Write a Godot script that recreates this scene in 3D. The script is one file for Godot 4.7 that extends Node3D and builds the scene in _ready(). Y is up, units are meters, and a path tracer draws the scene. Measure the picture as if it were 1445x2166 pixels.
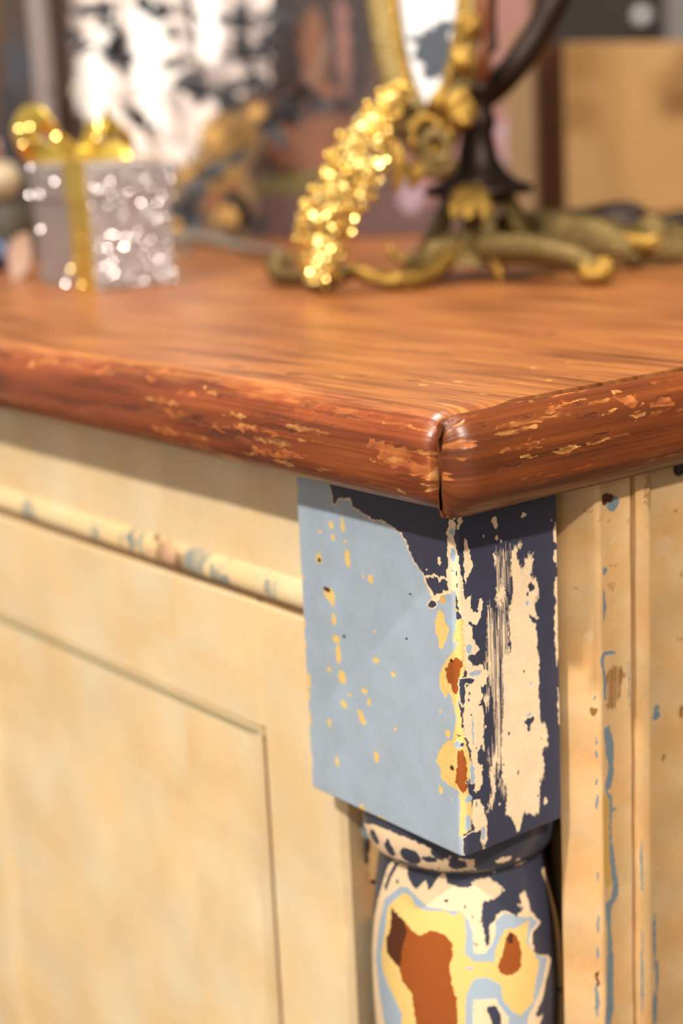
extends Node3D

# ---------------------------------------------------------------- helpers
var taken := {}
var grain: PackedByteArray
var grain2: PackedByteArray

func numbered(called: String) -> String:
	if not taken.has(called):
		taken[called] = 0
		return called
	taken[called] += 1
	return "%s_%03d" % [called, taken[called]]

func tag(o: Node, label := "", category := "", group := "", kind := "") -> Node:
	if label != "": o.set_meta("label", label)
	if category != "": o.set_meta("category", category)
	if group != "": o.set_meta("group", group)
	if kind != "": o.set_meta("kind", kind)
	return o

func thing(called: String, label: String, category: String, at := Vector3.ZERO, turn := 0.0, group := "") -> Node3D:
	var o := Node3D.new()
	o.name = numbered(called)
	add_child(o, true)
	o.position = at
	o.rotation.y = turn
	tag(o, label, category, group)
	return o

func put(called: String, mesh: Mesh, m: Material, parent: Node = null) -> MeshInstance3D:
	var o := MeshInstance3D.new()
	o.mesh = mesh
	o.material_override = m
	if parent == null or parent == self:
		o.name = numbered(called)
		add_child(o, true)
	else:
		o.name = called
		parent.add_child(o, true)
	return o

func structure(called: String, mesh: Mesh, m: Material, at: Vector3, label: String) -> MeshInstance3D:
	var o := put(called, mesh, m)
	o.position = at
	tag(o, label, called.get_slice("_", 0), "", "structure")
	return o

func mat(c: Color, rough := 0.6, metal := 0.0, spec := 0.5) -> StandardMaterial3D:
	var m := StandardMaterial3D.new()
	m.albedo_color = c
	m.roughness = rough
	m.metallic = metal
	m.metallic_specular = spec
	return m

func rgb(r: float, g: float, b: float) -> Color:
	return Color(r / 255.0, g / 255.0, b / 255.0)

# a collector of triangles that turns each one to face the way its normals point
class Shape:
	var st := SurfaceTool.new()
	func _init() -> void:
		st.begin(Mesh.PRIMITIVE_TRIANGLES)
	func v(p: Vector3, n: Vector3, t: Vector2) -> void:
		st.set_normal(n)
		st.set_uv(t)
		st.add_vertex(p)
	func tri(a: Vector3, b: Vector3, c: Vector3, na: Vector3, nb: Vector3, nc: Vector3, ta := Vector2(), tb := Vector2(), tc := Vector2()) -> void:
		if (b - a).cross(c - a).dot(na + nb + nc) > 0.0:
			v(a, na, ta); v(c, nc, tc); v(b, nb, tb)
		else:
			v(a, na, ta); v(b, nb, tb); v(c, nc, tc)
	func quad(a: Vector3, b: Vector3, c: Vector3, d: Vector3, n: Vector3, ta := Vector2(), tb := Vector2(), tc := Vector2(), td := Vector2()) -> void:
		tri(a, b, c, n, n, n, ta, tb, tc)
		tri(a, c, d, n, n, n, ta, tc, td)
	# rows of points with rows of normals and uvs
	func grid(p: Array, n: Array, t: Array) -> void:
		for i in p.size() - 1:
			for j in p[i].size() - 1:
				tri(p[i][j], p[i + 1][j], p[i + 1][j + 1], n[i][j], n[i + 1][j], n[i + 1][j + 1], t[i][j], t[i + 1][j], t[i + 1][j + 1])
				tri(p[i][j], p[i + 1][j + 1], p[i][j + 1], n[i][j], n[i + 1][j + 1], n[i][j + 1], t[i][j], t[i + 1][j + 1], t[i][j + 1])
	func done() -> ArrayMesh:
		st.index()
		return st.commit()

# box with chamfered edges, centred on c
func box_into(s: Shape, c: Vector3, size: Vector3, b := 0.001, turn := Basis()) -> void:
	var h := size * 0.5
	var corner := func(sx: int, sy: int, sz: int, ax: int) -> Vector3:
		var p := Vector3(sx * (h.x - b), sy * (h.y - b), sz * (h.z - b))
		p[ax] = [sx, sy, sz][ax] * h[ax]
		return c + turn * p
	for ax in 3:
		var e := (ax + 1) % 3
		var f := (ax + 2) % 3
		for sg in [-1, 1]:
			var q := []
			for k in [[-1, -1], [1, -1], [1, 1], [-1, 1]]:
				var sgn := [0, 0, 0]
				sgn[ax] = sg; sgn[e] = k[0]; sgn[f] = k[1]
				q.append(corner.call(sgn[0], sgn[1], sgn[2], ax))
			var n := Vector3.ZERO
			n[ax] = sg
			s.quad(q[0], q[1], q[2], q[3], turn * n, Vector2(0, 0), Vector2(1, 0), Vector2(1, 1), Vector2(0, 1))
	if b <= 0.0: return
	for ax in 3:
		var e := (ax + 1) % 3
		var f := (ax + 2) % 3
		for k in [[-1, -1], [1, -1], [1, 1], [-1, 1]]:
			var lo := [0, 0, 0]
			var hi := [0, 0, 0]
			lo[ax] = -1; hi[ax] = 1
			lo[e] = k[0]; hi[e] = k[0]; lo[f] = k[1]; hi[f] = k[1]
			var n := Vector3.ZERO
			n[e] = k[0]; n[f] = k[1]
			s.quad(corner.call(lo[0], lo[1], lo[2], e), corner.call(hi[0], hi[1], hi[2], e), corner.call(hi[0], hi[1], hi[2], f), corner.call(lo[0], lo[1], lo[2], f), turn * n.normalized())
	for x in [-1, 1]:
		for y in [-1, 1]:
			for z in [-1, 1]:
				var n := turn * Vector3(x, y, z).normalized()
				s.tri(corner.call(x, y, z, 0), corner.call(x, y, z, 1), corner.call(x, y, z, 2), n, n, n)

func box(size: Vector3, b := 0.001, c := Vector3.ZERO, turn := Basis()) -> ArrayMesh:
	var s := Shape.new()
	box_into(s, c, size, b, turn)
	return s.done()

# profile of Vector2(radius, height) spun round y
func lathe(profile: Array, segs := 40, u_from := 0.0, v_lo := 0.0, v_hi := 1.0) -> ArrayMesh:
	var s := Shape.new()
	var p := []
	var n := []
	var t := []
	for i in profile.size():
		var a: Vector2 = profile[max(i - 1, 0)]
		var b: Vector2 = profile[min(i + 1, profile.size() - 1)]
		var d := (b - a).normalized()
		var across := Vector2(d.y, -d.x)
		if profile[-1].y < profile[0].y: across = -across
		var rp := []
		var rn := []
		var rt := []
		for j in segs + 1:
			var ang := TAU * j / segs
			rp.append(Vector3(cos(ang) * profile[i].x, profile[i].y, sin(ang) * profile[i].x))
			rn.append(Vector3(cos(ang) * across.x, across.y, sin(ang) * across.x))
			rt.append(Vector2(float(j) / segs, 1.0 - inverse_lerp(v_lo, v_hi, profile[i].y)))
		p.append(rp); n.append(rn); t.append(rt)
	s.grid(p, n, t)
	return s.done()

# smooth path through points
func curve(points: Array, steps := 6) -> Array:
	var out := []
	for i in points.size() - 1:
		var p0: Vector3 = points[max(i - 1, 0)]
		var p1: Vector3 = points[i]
		var p2: Vector3 = points[i + 1]
		var p3: Vector3 = points[min(i + 2, points.size() - 1)]
		for k in steps:
			out.append(p1.cubic_interpolate(p2, p0, p3, float(k) / steps))
	out.append(points[-1])
	return out

func at_share(list: Array, f: float) -> float:
	var x := f * (list.size() - 1)
	var i := clampi(int(x), 0, max(list.size() - 2, 0))
	return lerpf(list[i], list[min(i + 1, list.size() - 1)], x - i)

# round or flattened tube along a path with radii spread over its length
func tube_into(s: Shape, path: Array, radii: Array, segs := 10, flat := 1.0, up := Vector3.UP) -> void:
	var p := []
	var n := []
	var t := []
	var count := path.size()
	for i in count:
		var along: Vector3 = (path[min(i + 1, count - 1)] - path[max(i - 1, 0)]).normalized()
		var side := along.cross(up)
		if side.length() < 0.05: side = along.cross(Vector3(0.3, 0.2, 1.0))
		side = side.normalized()
		var over := side.cross(along).normalized()
		var r := at_share(radii, float(i) / (count - 1))
		var rp := []
		var rn := []
		var rt := []
		for j in segs + 1:
			var a := TAU * j / segs
			rp.append(path[i] + side * cos(a) * r + over * sin(a) * r * flat)
			rn.append((side * cos(a) * flat + over * sin(a)).normalized())
			rt.append(Vector2(float(i) / count, float(j) / segs))
		p.append(rp); n.append(rn); t.append(rt)
	s.grid(p, n, t)
	for e in [0, count - 1]:
		var out: Vector3 = (path[0] - path[1]).normalized() if e == 0 else (path[-1] - path[-2]).normalized()
		var r := at_share(radii, 0.0 if e == 0 else 1.0)
		var tip: Vector3 = path[e] + out * r * 0.6
		for j in segs:
			s.tri(p[e][j], p[e][j + 1], tip, (n[e][j] + out * 0.3).normalized(), (n[e][j + 1] + out * 0.3).normalized(), out)

func tube(path: Array, radii: Array, segs := 10, flat := 1.0, up := Vector3.UP) -> ArrayMesh:
	var s := Shape.new()
	tube_into(s, path, radii, segs, flat, up)
	return s.done()

# open profile pushed from a to b; profile points are (out, up) along the two axes given
func moulding(profile: Array, from: Vector3, to: Vector3, out: Vector3, up: Vector3, sharp := 0.6, steps := 1, wob := 0.0, v_from := 0.0, v_to := 1.0) -> ArrayMesh:
	var s := Shape.new()
	var length := 0.0
	var at := [0.0]
	for i in profile.size() - 1:
		length += profile[i].distance_to(profile[i + 1])
		at.append(length)
	var dirs := []
	for i in profile.size() - 1:
		var d: Vector2 = (profile[i + 1] - profile[i]).normalized()
		dirs.append(Vector2(-d.y, d.x))
	for i in profile.size() - 1:
		var na: Vector2 = dirs[i]
		var nb: Vector2 = dirs[i]
		if i > 0 and dirs[i - 1].dot(dirs[i]) > sharp: na = (dirs[i - 1] + dirs[i]).normalized()
		if i < dirs.size() - 1 and dirs[i + 1].dot(dirs[i]) > sharp: nb = (dirs[i + 1] + dirs[i]).normalized()
		for k in steps:
			var f0 := float(k) / steps
			var f1 := float(k + 1) / steps
			var q := []
			for e in [[i, f0], [i, f1], [i + 1, f1], [i + 1, f0]]:
				var w: float = wob * sin(e[1] * 37.0 + e[0] * 1.3) + wob * 0.7 * sin(e[1] * 91.0 + 2.0 + e[0] * 0.7)
				q.append(from.lerp(to, e[1]) + out * (profile[e[0]].x + w) + up * profile[e[0]].y)
			var va: float = lerpf(v_from, v_to, at[i] / length)
			var vb: float = lerpf(v_from, v_to, at[i + 1] / length)
			var n0 := out * na.x + up * na.y
			var n1 := out * nb.x + up * nb.y
			s.tri(q[0], q[1], q[2], n0, n0, n1, Vector2(f0, va), Vector2(f1, va), Vector2(f1, vb))
			s.tri(q[0], q[2], q[3], n0, n1, n1, Vector2(f0, va), Vector2(f1, vb), Vector2(f0, vb))
	return s.done()

# ---------------------------------------------------------------- computed paint
func noise_bytes(w: int, h: int, freq: float, sd: int, octaves := 3) -> PackedByteArray:
	var f := FastNoiseLite.new()
	f.seed = sd
	f.frequency = freq
	f.fractal_octaves = octaves
	f.noise_type = FastNoiseLite.TYPE_SIMPLEX_SMOOTH
	return f.get_image(w, h).get_data()

# noise drawn small and stretched: streaks
func streak_bytes(w: int, h: int, small_w: int, small_h: int, freq: float, sd: int) -> PackedByteArray:
	var f := FastNoiseLite.new()
	f.seed = sd
	f.frequency = freq
	f.fractal_octaves = 3
	var im := f.get_image(small_w, small_h)
	im.resize(w, h, Image.INTERPOLATE_CUBIC)
	im.convert(Image.FORMAT_L8)
	return im.get_data()

class Canvas:
	var w: int
	var h: int
	var c: PackedByteArray
	var lay: PackedByteArray
	func _init(wide: int, high: int, col: Color, level: int) -> void:
		w = wide
		h = high
		var im := Image.create(w, h, false, Image.FORMAT_RGB8)
		im.fill(col)
		c = im.get_data()
		lay.resize(w * h)
		lay.fill(level)

# fills a polygon whose border is roughened by noise; streak shakes it along v per column
func fill(cv: Canvas, pts: PackedVector2Array, col: Color, level: int, rough := 3.0, streak := 0.0, cut := -1.0, share := 1.0) -> void:
	var lo := pts[0]
	var hi := pts[0]
	for q in pts:
		lo = lo.min(q)
		hi = hi.max(q)
	var pad := int(rough + 2)
	var pady := int(rough + streak + 2)
	var x0 := int(lo.x) - pad
	var y0 := int(lo.y) - pady
	var bw := int(hi.x) + pad - x0 + 1
	var bh := int(hi.y) + pady - y0 + 1
	var mask := PackedByteArray()
	mask.resize(bw * bh)
	for y in bh:
		var yy := y0 + y + 0.5
		var hits := []
		for i in pts.size():
			var a := pts[i]
			var b := pts[(i + 1) % pts.size()]
			if (a.y > yy) != (b.y > yy):
				hits.append(a.x + (yy - a.y) * (b.x - a.x) / (b.y - a.y))
		hits.sort()
		for k in range(0, hits.size() - 1, 2):
			for x in range(maxi(int(hits[k]) - x0, 0), mini(int(hits[k + 1]) - x0, bw - 1) + 1):
				mask[y * bw + x] = 1
	var r8 := int(col.r8)
	var g8 := int(col.g8)
	var b8 := int(col.b8)
	for y in range(maxi(y0, 0), mini(y0 + bh, cv.h)):
		for x in range(maxi(x0, 0), mini(x0 + bw, cv.w)):
			var g := (y & 511) * 512 + (x & 511)
			var mx := x - x0 + int((grain[g] - 128) * rough / 90.0)
			var my := y - y0 + int((grain2[g] - 128) * rough / 90.0)
			if streak > 0.0:
				my += int((grain[((y >> 5) & 511) * 512 + ((x * 5) & 511)] - 128) * streak / 100.0)
			if mx < 0 or my < 0 or mx >= bw or my >= bh or mask[my * bw + mx] == 0: continue
			if cut >= 0.0 and grain[(((y >> 4) + x * 7) & 511) * 512 + ((x * 6) & 511)] < cut: continue
			var i := y * cv.w + x
			var f := 1.0 + (grain2[((y * 3) & 511) * 512 + ((x * 3) & 511)] - 128) * 0.0007
			if share < 1.0:
				var m := clampf(share + (grain[g] - 128) * 0.004, 0.0, 1.0)
				cv.c[i * 3] = int(lerpf(cv.c[i * 3], r8, m))
				cv.c[i * 3 + 1] = int(lerpf(cv.c[i * 3 + 1], g8, m))
				cv.c[i * 3 + 2] = int(lerpf(cv.c[i * 3 + 2], b8, m))
				cv.lay[i] = int(lerpf(cv.lay[i], level, m))
				continue
			cv.c[i * 3] = mini(int(r8 * f), 255)
			cv.c[i * 3 + 1] = mini(int(g8 * f), 255)
			cv.c[i * 3 + 2] = mini(int(b8 * f), 255)
			cv.lay[i] = level

func scaled(flat: Array, k: float) -> PackedVector2Array:
	var out := PackedVector2Array()
	for i in range(0, flat.size(), 2):
		out.append(Vector2(flat[i], flat[i + 1]) * k)
	return out

func oval(x: float, y: float, rx: float, ry: float, k: float) -> PackedVector2Array:
	var out := PackedVector2Array()
	for i in 14:
		var a := TAU * i / 14.0
		out.append(Vector2(x + cos(a) * rx, y + sin(a) * ry) * k)
	return out

func grown(pts: PackedVector2Array, by: float) -> PackedVector2Array:
	var got := Geometry2D.offset_polygon(pts, by, Geometry2D.JOIN_ROUND)
	return got[0] if got.size() else pts

func color_map(cv: Canvas) -> ImageTexture:
	return ImageTexture.create_from_image(Image.create_from_data(cv.w, cv.h, false, Image.FORMAT_RGB8, cv.c))

func layer_map(cv: Canvas, soften := 2) -> ImageTexture:
	var im := Image.create_from_data(cv.w, cv.h, false, Image.FORMAT_L8, cv.lay)
	im.resize(cv.w / soften, cv.h / soften, Image.INTERPOLATE_BILINEAR)
	return ImageTexture.create_from_image(im)

# mottles a whole canvas: slow and fine noise, and vertical brush marks
func mottle(cv: Canvas, slow: float, fine: float, warm: float, sd: int) -> void:
	var a := noise_bytes(512, 512, 0.006, sd, 4)
	var b := noise_bytes(512, 512, 0.05, sd + 1, 3)
	for y in cv.h:
		for x in cv.w:
			var i := y * cv.w + x
			var g := (y & 511) * 512 + (x & 511)
			var f := 1.0 + (a[g] - 128) * slow / 128.0 + (b[g] - 128) * fine / 128.0
			var s := (a[((y + 200) & 511) * 512 + (x & 511)] - 128) * warm / 128.0
			cv.c[i * 3] = clampi(int(cv.c[i * 3] * f), 0, 255)
			cv.c[i * 3 + 1] = clampi(int(cv.c[i * 3 + 1] * f * (1.0 + s * 0.4)), 0, 255)
			cv.c[i * 3 + 2] = clampi(int(cv.c[i * 3 + 2] * f * (1.0 + s)), 0, 255)

# wood whose grain runs along u; each pixel looks its colour up by streaks
func wood(w: int, h: int, dark: Color, mid: Color, light: Color, sd: int, across := 1.0) -> Canvas:
	var cv := Canvas.new(w, h, mid, 128)
	var a := streak_bytes(w, h, w / 14, h / 2, 0.05 * across, sd)
	var b := streak_bytes(w, h, w / 26, h, 0.11 * across, sd + 1)
	var d := noise_bytes(512, 512, 0.012, sd + 2, 4)
	var ramp := PackedByteArray()
	for i in 256:
		var f := i / 255.0
		var c := dark.lerp(mid, clampf(f * 2.0, 0, 1)).lerp(light, clampf(f * 2.0 - 1.0, 0, 1))
		ramp.append(c.r8); ramp.append(c.g8); ramp.append(c.b8)
	for y in h:
		for x in w:
			var i := y * w + x
			var k := clampi(128 + int((a[i] - 128) * 0.75 + (b[i] - 128) * 0.55 + (d[((y >> 1) & 511) * 512 + ((x >> 2) & 511)] - 128) * 0.5), 0, 255) * 3
			cv.c[i * 3] = ramp[k]
			cv.c[i * 3 + 1] = ramp[k + 1]
			cv.c[i * 3 + 2] = ramp[k + 2]
			cv.lay[i] = 96 + b[i] / 4
	return cv

const PAINT := {
	"navy": Color(0.235, 0.24, 0.305), "cream": Color(0.95, 0.83, 0.68), "blue": Color(0.645, 0.70, 0.755), "yellow": Color(0.905, 0.77, 0.47), "orange": Color(0.87, 0.66, 0.36),
	"wood": Color(0.60, 0.31, 0.12), "umber": Color(0.33, 0.17, 0.09), "hole": Color(0.12, 0.11, 0.12), "slate": Color(0.45, 0.51, 0.54), "yolk": Color(0.76, 0.60, 0.32),
	"blush": Color(0.78, 0.58, 0.48), "dirt": Color(0.55, 0.38, 0.20), "pale": Color(0.85, 0.72, 0.57), "oak": Color(0.74, 0.44, 0.23), "straw": Color(0.83, 0.62, 0.34),
	"fall": Color(0.90, 0.85, 0.82), "fallgrey": Color(0.72, 0.67, 0.66), "spray": Color(0.98, 0.97, 0.95), "goldrock": Color(0.54, 0.42, 0.23), "goldlight": Color(0.75, 0.58, 0.32),
	"rock": Color(0.42, 0.33, 0.24), "rust": Color(0.55, 0.32, 0.17), "cliffdark": Color(0.19, 0.15, 0.15), "cliffwarm": Color(0.43, 0.28, 0.20), "cliffpink": Color(0.50, 0.35, 0.32),
	"moss": Color(0.36, 0.32, 0.15), "boulder": Color(0.33, 0.23, 0.22), "lilac": Color(0.56, 0.47, 0.52), "tan": Color(0.44, 0.34, 0.22),
}
const LAYER := {
	"navy": 230, "cream": 165, "blue": 110, "yellow": 70, "orange": 60, "wood": 15, "umber": 5, "hole": 0, "slate": 80, "yolk": 70, "dirt": 60, "pale": 110, "oak": 70, "straw": 60,
	"fall": 128, "fallgrey": 128, "spray": 128, "goldrock": 128, "goldlight": 128, "rock": 128, "rust": 128, "cliffdark": 128, "cliffwarm": 128, "cliffpink": 128, "moss": 128, "boulder": 128, "lilac": 128, "tan": 128,
}

var rng := RandomNumberGenerator.new()

func lamp(called_label: String, at: Vector3, energy: float, size: float, tint: Color) -> void:
	var o := thing("ceiling_lamp", called_label, "lamp", at)
	put("canopy", lathe([Vector2(0.001, 2.6 - at.y), Vector2(0.05, 2.6 - at.y), Vector2(0.05, 2.575 - at.y), Vector2(0.012, 2.565 - at.y), Vector2(0.012, 0.06), Vector2(0.03, 0.055), Vector2(0.03, 0.035)], 24), mat(rgb(60, 58, 55), 0.5, 0.6), o)
	var glow := mat(Color(1, 1, 1), 0.5)
	glow.emission_enabled = true
	glow.emission = tint
	glow.emission_energy_multiplier = 3.0
	var ball := SphereMesh.new()
	ball.radius = size
	ball.height = size * 2.0
	ball.radial_segments = 24
	ball.rings = 12
	put("bulb", ball, glow, o)
	var l := OmniLight3D.new()
	l.name = "bulb_light"
	l.light_color = tint
	l.light_energy = energy
	l.light_size = size * 0.9
	l.omni_range = 9.0
	l.omni_attenuation = 2.0
	l.shadow_enabled = true
	o.add_child(l, true)

# sections of a worktop edge pushed along an axis; stations are [position, inset]
func edge_sweep(profile: Array, stations: Array, along_x: bool, hold: Callable, v_of: Callable, u_of: Callable) -> ArrayMesh:
	var nr := []
	for i in profile.size():
		var d: Vector2 = (profile[min(i + 1, profile.size() - 1)] - profile[max(i - 1, 0)]).normalized()
		nr.append(Vector2(-d.y, d.x))
	var arc := [0.0]
	for i in profile.size() - 1:
		arc.append(arc[-1] + profile[i].distance_to(profile[i + 1]))
	var p := []
	var t := []
	for st in stations:
		var rp := []
		var rt := []
		for i in profile.size():
			var w: float = hold.call(profile[i])
			var q: Vector2 = profile[i] - nr[i] * (st[1] * w) + nr[i] * (st[2] * w * sin(arc[i] * 190.0 + st[0] * 60.0))
			rp.append(Vector3(st[0], q.y, q.x) if along_x else Vector3(q.x, q.y, st[0]))
			rt.append(Vector2(u_of.call(st[0]), v_of.call(arc[i], arc[-1])))
		p.append(rp); t.append(rt)
	var n := []
	for i in p.size():
		var rn := []
		for j in p[i].size():
			var du: Vector3 = p[min(i + 1, p.size() - 1)][j] - p[max(i - 1, 0)][j]
			var dv: Vector3 = p[i][min(j + 1, p[i].size() - 1)] - p[i][max(j - 1, 0)]
			var c := du.cross(dv).normalized()
			var want: Vector3 = Vector3(0, nr[j].y, nr[j].x) if along_x else Vector3(nr[j].x, nr[j].y, 0)
			rn.append(c if c.dot(want) > 0.0 or (st_end(i, p.size()) and c.length() > 0.5 and absf(c.dot(want)) < 0.01) else -c)
		n.append(rn)
	var s := Shape.new()
	s.grid(p, n, t)
	# the closed end
	var last: Array = p[-1]
	var mid := Vector3.ZERO
	for q in last: mid += q
	mid /= last.size()
	var out := Vector3(1, 0, 0) if along_x else Vector3(0, 0, 1)
	for j in last.size() - 1:
		s.tri(last[j], last[j + 1], mid, out, out, out, t[-1][j], t[-1][j + 1], t[-1][j])
	return s.done()

func st_end(i: int, count: int) -> bool:
	return i >= count - 2

func leaf_mesh(long: float, wide: float, bend: float) -> ArrayMesh:
	var s := Shape.new()
	for side in [1.0, -1.0]:
		var p := []
		var n := []
		var t := []
		for i in 7:
			var f := i / 6.0
			var w := wide * 0.5 * pow(sin(PI * clampf(f * 0.94 + 0.03, 0.0, 1.0)), 0.8)
			var rp := []
			var rn := []
			var rt := []
			for j in 5:
				var g := j / 2.0 - 1.0
				rp.append(Vector3(g * w, f * long, bend * f * f * long + absf(g) * w * 0.35 + side * 0.00025))
				rn.append(Vector3(-signf(g) * 0.3, -bend * f, 1.0).normalized() * side)
				rt.append(Vector2(f, j / 4.0))
			p.append(rp); n.append(rn); t.append(rt)
		s.grid(p, n, t)
	return s.done()

func aim(dir: Vector3, face: Vector3) -> Basis:
	var y := dir.normalized()
	var z := (face - y * face.dot(y)).normalized()
	return Basis(y.cross(z), y, z)

var EYE := Vector3(0.4439, 1.0160, 0.3930)

# a hanging sprig: path of its stem, then spots [x, y, z] where its leaves sit
func sprig(label: String, stem: Array, spots: Array, leaf_m: Material, stem_m: Material, shapes: Array) -> void:
	var o := thing("leafy_sprig", label, "sprig", stem[-1], 0.0, "dark leaf sprigs hanging before the picture")
	var base: Vector3 = stem[-1]
	var path := []
	for q in curve(stem, 5): path.append(q - base)
	put("stem", tube(path, [0.0022, 0.0016, 0.0010], 7), stem_m, o)
	var more := []
	for q in spots:
		more.append(q)
		if rng.randf() < 0.45: more.append(q + Vector3(rng.randf_range(-0.012, 0.012), rng.randf_range(-0.010, 0.010), rng.randf_range(-0.008, 0.012)))
	for q in more:
		var near: Vector3 = path[0]
		for k in path:
			if (k + base).distance_to(q) < (near + base).distance_to(q): near = k
		var dir: Vector3 = (q - base - near)
		if dir.length() < 0.003: dir = Vector3(0.2, -1, 0.1)
		dir = dir.normalized() + Vector3(rng.randf_range(-0.7, 0.7), rng.randf_range(-0.9, 0.2), rng.randf_range(-0.4, 0.4))
		var lf := put("leaf", shapes[rng.randi() % shapes.size()], leaf_m, o)
		var b := aim(dir, EYE - q + Vector3(rng.randf_range(-0.6, 0.6), rng.randf_range(-0.2, 0.9), rng.randf_range(-0.6, 0.6)))
		lf.transform = Transform3D(b, q - base - b.y * 0.009)
		if (q - base - near).length() > 0.012:
			var ps := Shape.new()
			tube_into(ps, [near, near.lerp(q - base, 0.5) + Vector3(0, 0.003, 0), q - base], [0.0007, 0.0006, 0.0005], 5)
			put("leaf_stalk", ps.done(), stem_m, o)

func _ready() -> void:
	# ------------------------------------------------------------ camera, air, light
	var cam := Camera3D.new()
	cam.name = "camera"
	add_child(cam, true)
	cam.transform = Transform3D(Basis(Vector3(0.6167, -0.0462, -0.7859), Vector3(-0.1521, 0.9725, -0.1765), Vector3(0.7724, 0.2284, 0.5927)), EYE)
	var lens := CameraAttributesPhysical.new()
	lens.frustum_focal_length = 55.5863
	lens.frustum_near = 0.02
	lens.frustum_far = 60.0
	lens.frustum_focus_distance = 0.605
	lens.exposure_aperture = 5.0
	cam.attributes = lens
	cam.fov = rad_to_deg(2.0 * atan(1083.0 / 3440.0000))
	cam.current = true
	var env := Environment.new()
	env.background_mode = Environment.BG_COLOR
	env.background_color = Color(0.02, 0.02, 0.02)
	env.tonemap_mode = Environment.TONE_MAPPER_LINEAR
	env.tonemap_exposure = 1.08
	env.sdfgi_enabled = true
	env.ssao_enabled = true
	env.ssil_enabled = true
	var world := WorldEnvironment.new()
	world.name = "world"
	world.environment = env
	add_child(world, true)
	var warm := Color(1.0, 0.97, 0.925)
	lamp("ceiling lamp with a round bulb above and in front of the worn counter", Vector3(0.18, 2.35, 1.42), 4.2, 0.045, warm)
	lamp("ceiling lamp with a round bulb to the right of the worn counter", Vector3(1.55, 2.35, 0.30), 4.3, 0.045, warm)
	lamp("added ceiling lamp with a round bulb brightening the waterfall picture", Vector3(-0.55, 2.35, -0.05), 2.0, 0.045, warm)  # added, unseen lamp that brightens the picture, gift box and beads
	rng.seed = 7
	grain = noise_bytes(512, 512, 0.045, 11, 3)
	grain2 = noise_bytes(512, 512, 0.06, 12, 3)

	# ------------------------------------------------------------ the room
	var white := mat(rgb(150, 149, 148), 0.9)
	var taupe := mat(rgb(56, 48, 44), 0.9)
	var floor_m := mat(rgb(104, 92, 82), 0.6)
	structure("floor", box(Vector3(5.4, 0.1, 4.9), 0.0), floor_m, Vector3(0, -0.05, 0.55), "plain brown floor of the room")
	structure("ceiling", box(Vector3(5.4, 0.1, 4.9), 0.0), white, Vector3(0, 2.65, 0.55), "off-white ceiling")
	structure("wall_back", box(Vector3(5.4, 2.6, 0.1), 0.0), taupe, Vector3(0, 1.3, -1.75), "dark grey-brown wall behind the counter")
	structure("wall_front", box(Vector3(5.4, 2.6, 0.1), 0.0), white, Vector3(0, 1.3, 2.85), "off-white wall behind the viewer")
	structure("wall_left", box(Vector3(0.1, 2.6, 4.6), 0.0), white, Vector3(-2.65, 1.3, 0.55), "off-white wall to the left")
	structure("wall_right", box(Vector3(0.1, 2.6, 4.6), 0.0), white, Vector3(2.65, 1.3, 0.55), "off-white wall to the right")

	# ------------------------------------------------------------ the painted counter
	var cream_cv := Canvas.new(1024, 1024, rgb(241, 212, 166), 128)
	mottle(cream_cv, 0.035, 0.012, 0.10, 21)
	var cream_map := color_map(cream_cv)
	var brush := streak_bytes(512, 512, 256, 18, 0.08, 31)
	var brush_img := ImageTexture.create_from_image(Image.create_from_data(512, 512, false, Image.FORMAT_L8, brush))
	var cream := mat(Color.WHITE, 0.42, 0.0, 0.45)
	cream.albedo_texture = cream_map
	cream.uv1_triplanar = true
	cream.uv1_scale = Vector3(2.2, 2.2, 2.2)
	cream.heightmap_enabled = true
	cream.heightmap_texture = brush_img
	cream.heightmap_scale = 0.02
	var edge_blue := mat(rgb(196, 184, 142), 0.55)
	var raw := mat(rgb(120, 84, 50), 0.8)
	var cab := thing("painted_counter", "cream-painted wooden counter with a chipped blue and navy corner post", "counter")
	put("carcass", box(Vector3(1.40, 0.82, 1.00), 0.002, Vector3(-0.775, 0.467, -0.565)), raw, cab)
	put("front_rail", box(Vector3(1.42, 0.0585, 0.03), 0.001, Vector3(-0.805, 0.8490, -0.027)), cream, cab)
	# rounded lip under the rail, worn through to blue and brown in places
	var lip_cv := Canvas.new(2048, 64, rgb(240, 210, 160), 128)
	mottle(lip_cv, 0.04, 0.02, 0.08, 41)
	fill(lip_cv, oval(1657, 36, 10.7, 9.0, 1.0), PAINT.slate, 90, 9.0, 0.0, -1.0, 0.55)
	fill(lip_cv, oval(1765, 36, 9.3, 9.0, 1.0), PAINT.slate, 90, 9.0, 0.0, -1.0, 0.55)
	fill(lip_cv, oval(1804, 36, 3.9, 7.0, 1.0), PAINT.slate, 90, 9.0, 0.0, -1.0, 0.55)
	fill(lip_cv, oval(1829, 36, 7.5, 11.0, 1.0), PAINT.slate, 90, 9.0, 0.0, -1.0, 0.55)
	fill(lip_cv, oval(1855, 36, 5.2, 9.0, 1.0), PAINT.umber, 90, 9.0, 0.0, -1.0, 0.55)
	fill(lip_cv, oval(1869, 36, 13.2, 9.0, 1.0), PAINT.blush, 90, 9.0, 0.0, -1.0, 0.55)
	fill(lip_cv, oval(1883, 36, 5.0, 10.0, 1.0), PAINT.umber, 90, 9.0, 0.0, -1.0, 0.55)
	fill(lip_cv, oval(1902, 36, 16.4, 12.0, 1.0), PAINT.slate, 90, 9.0, 0.0, -1.0, 0.55)
	fill(lip_cv, oval(1929, 36, 4.2, 8.0, 1.0), PAINT.slate, 90, 9.0, 0.0, -1.0, 0.55)
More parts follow.
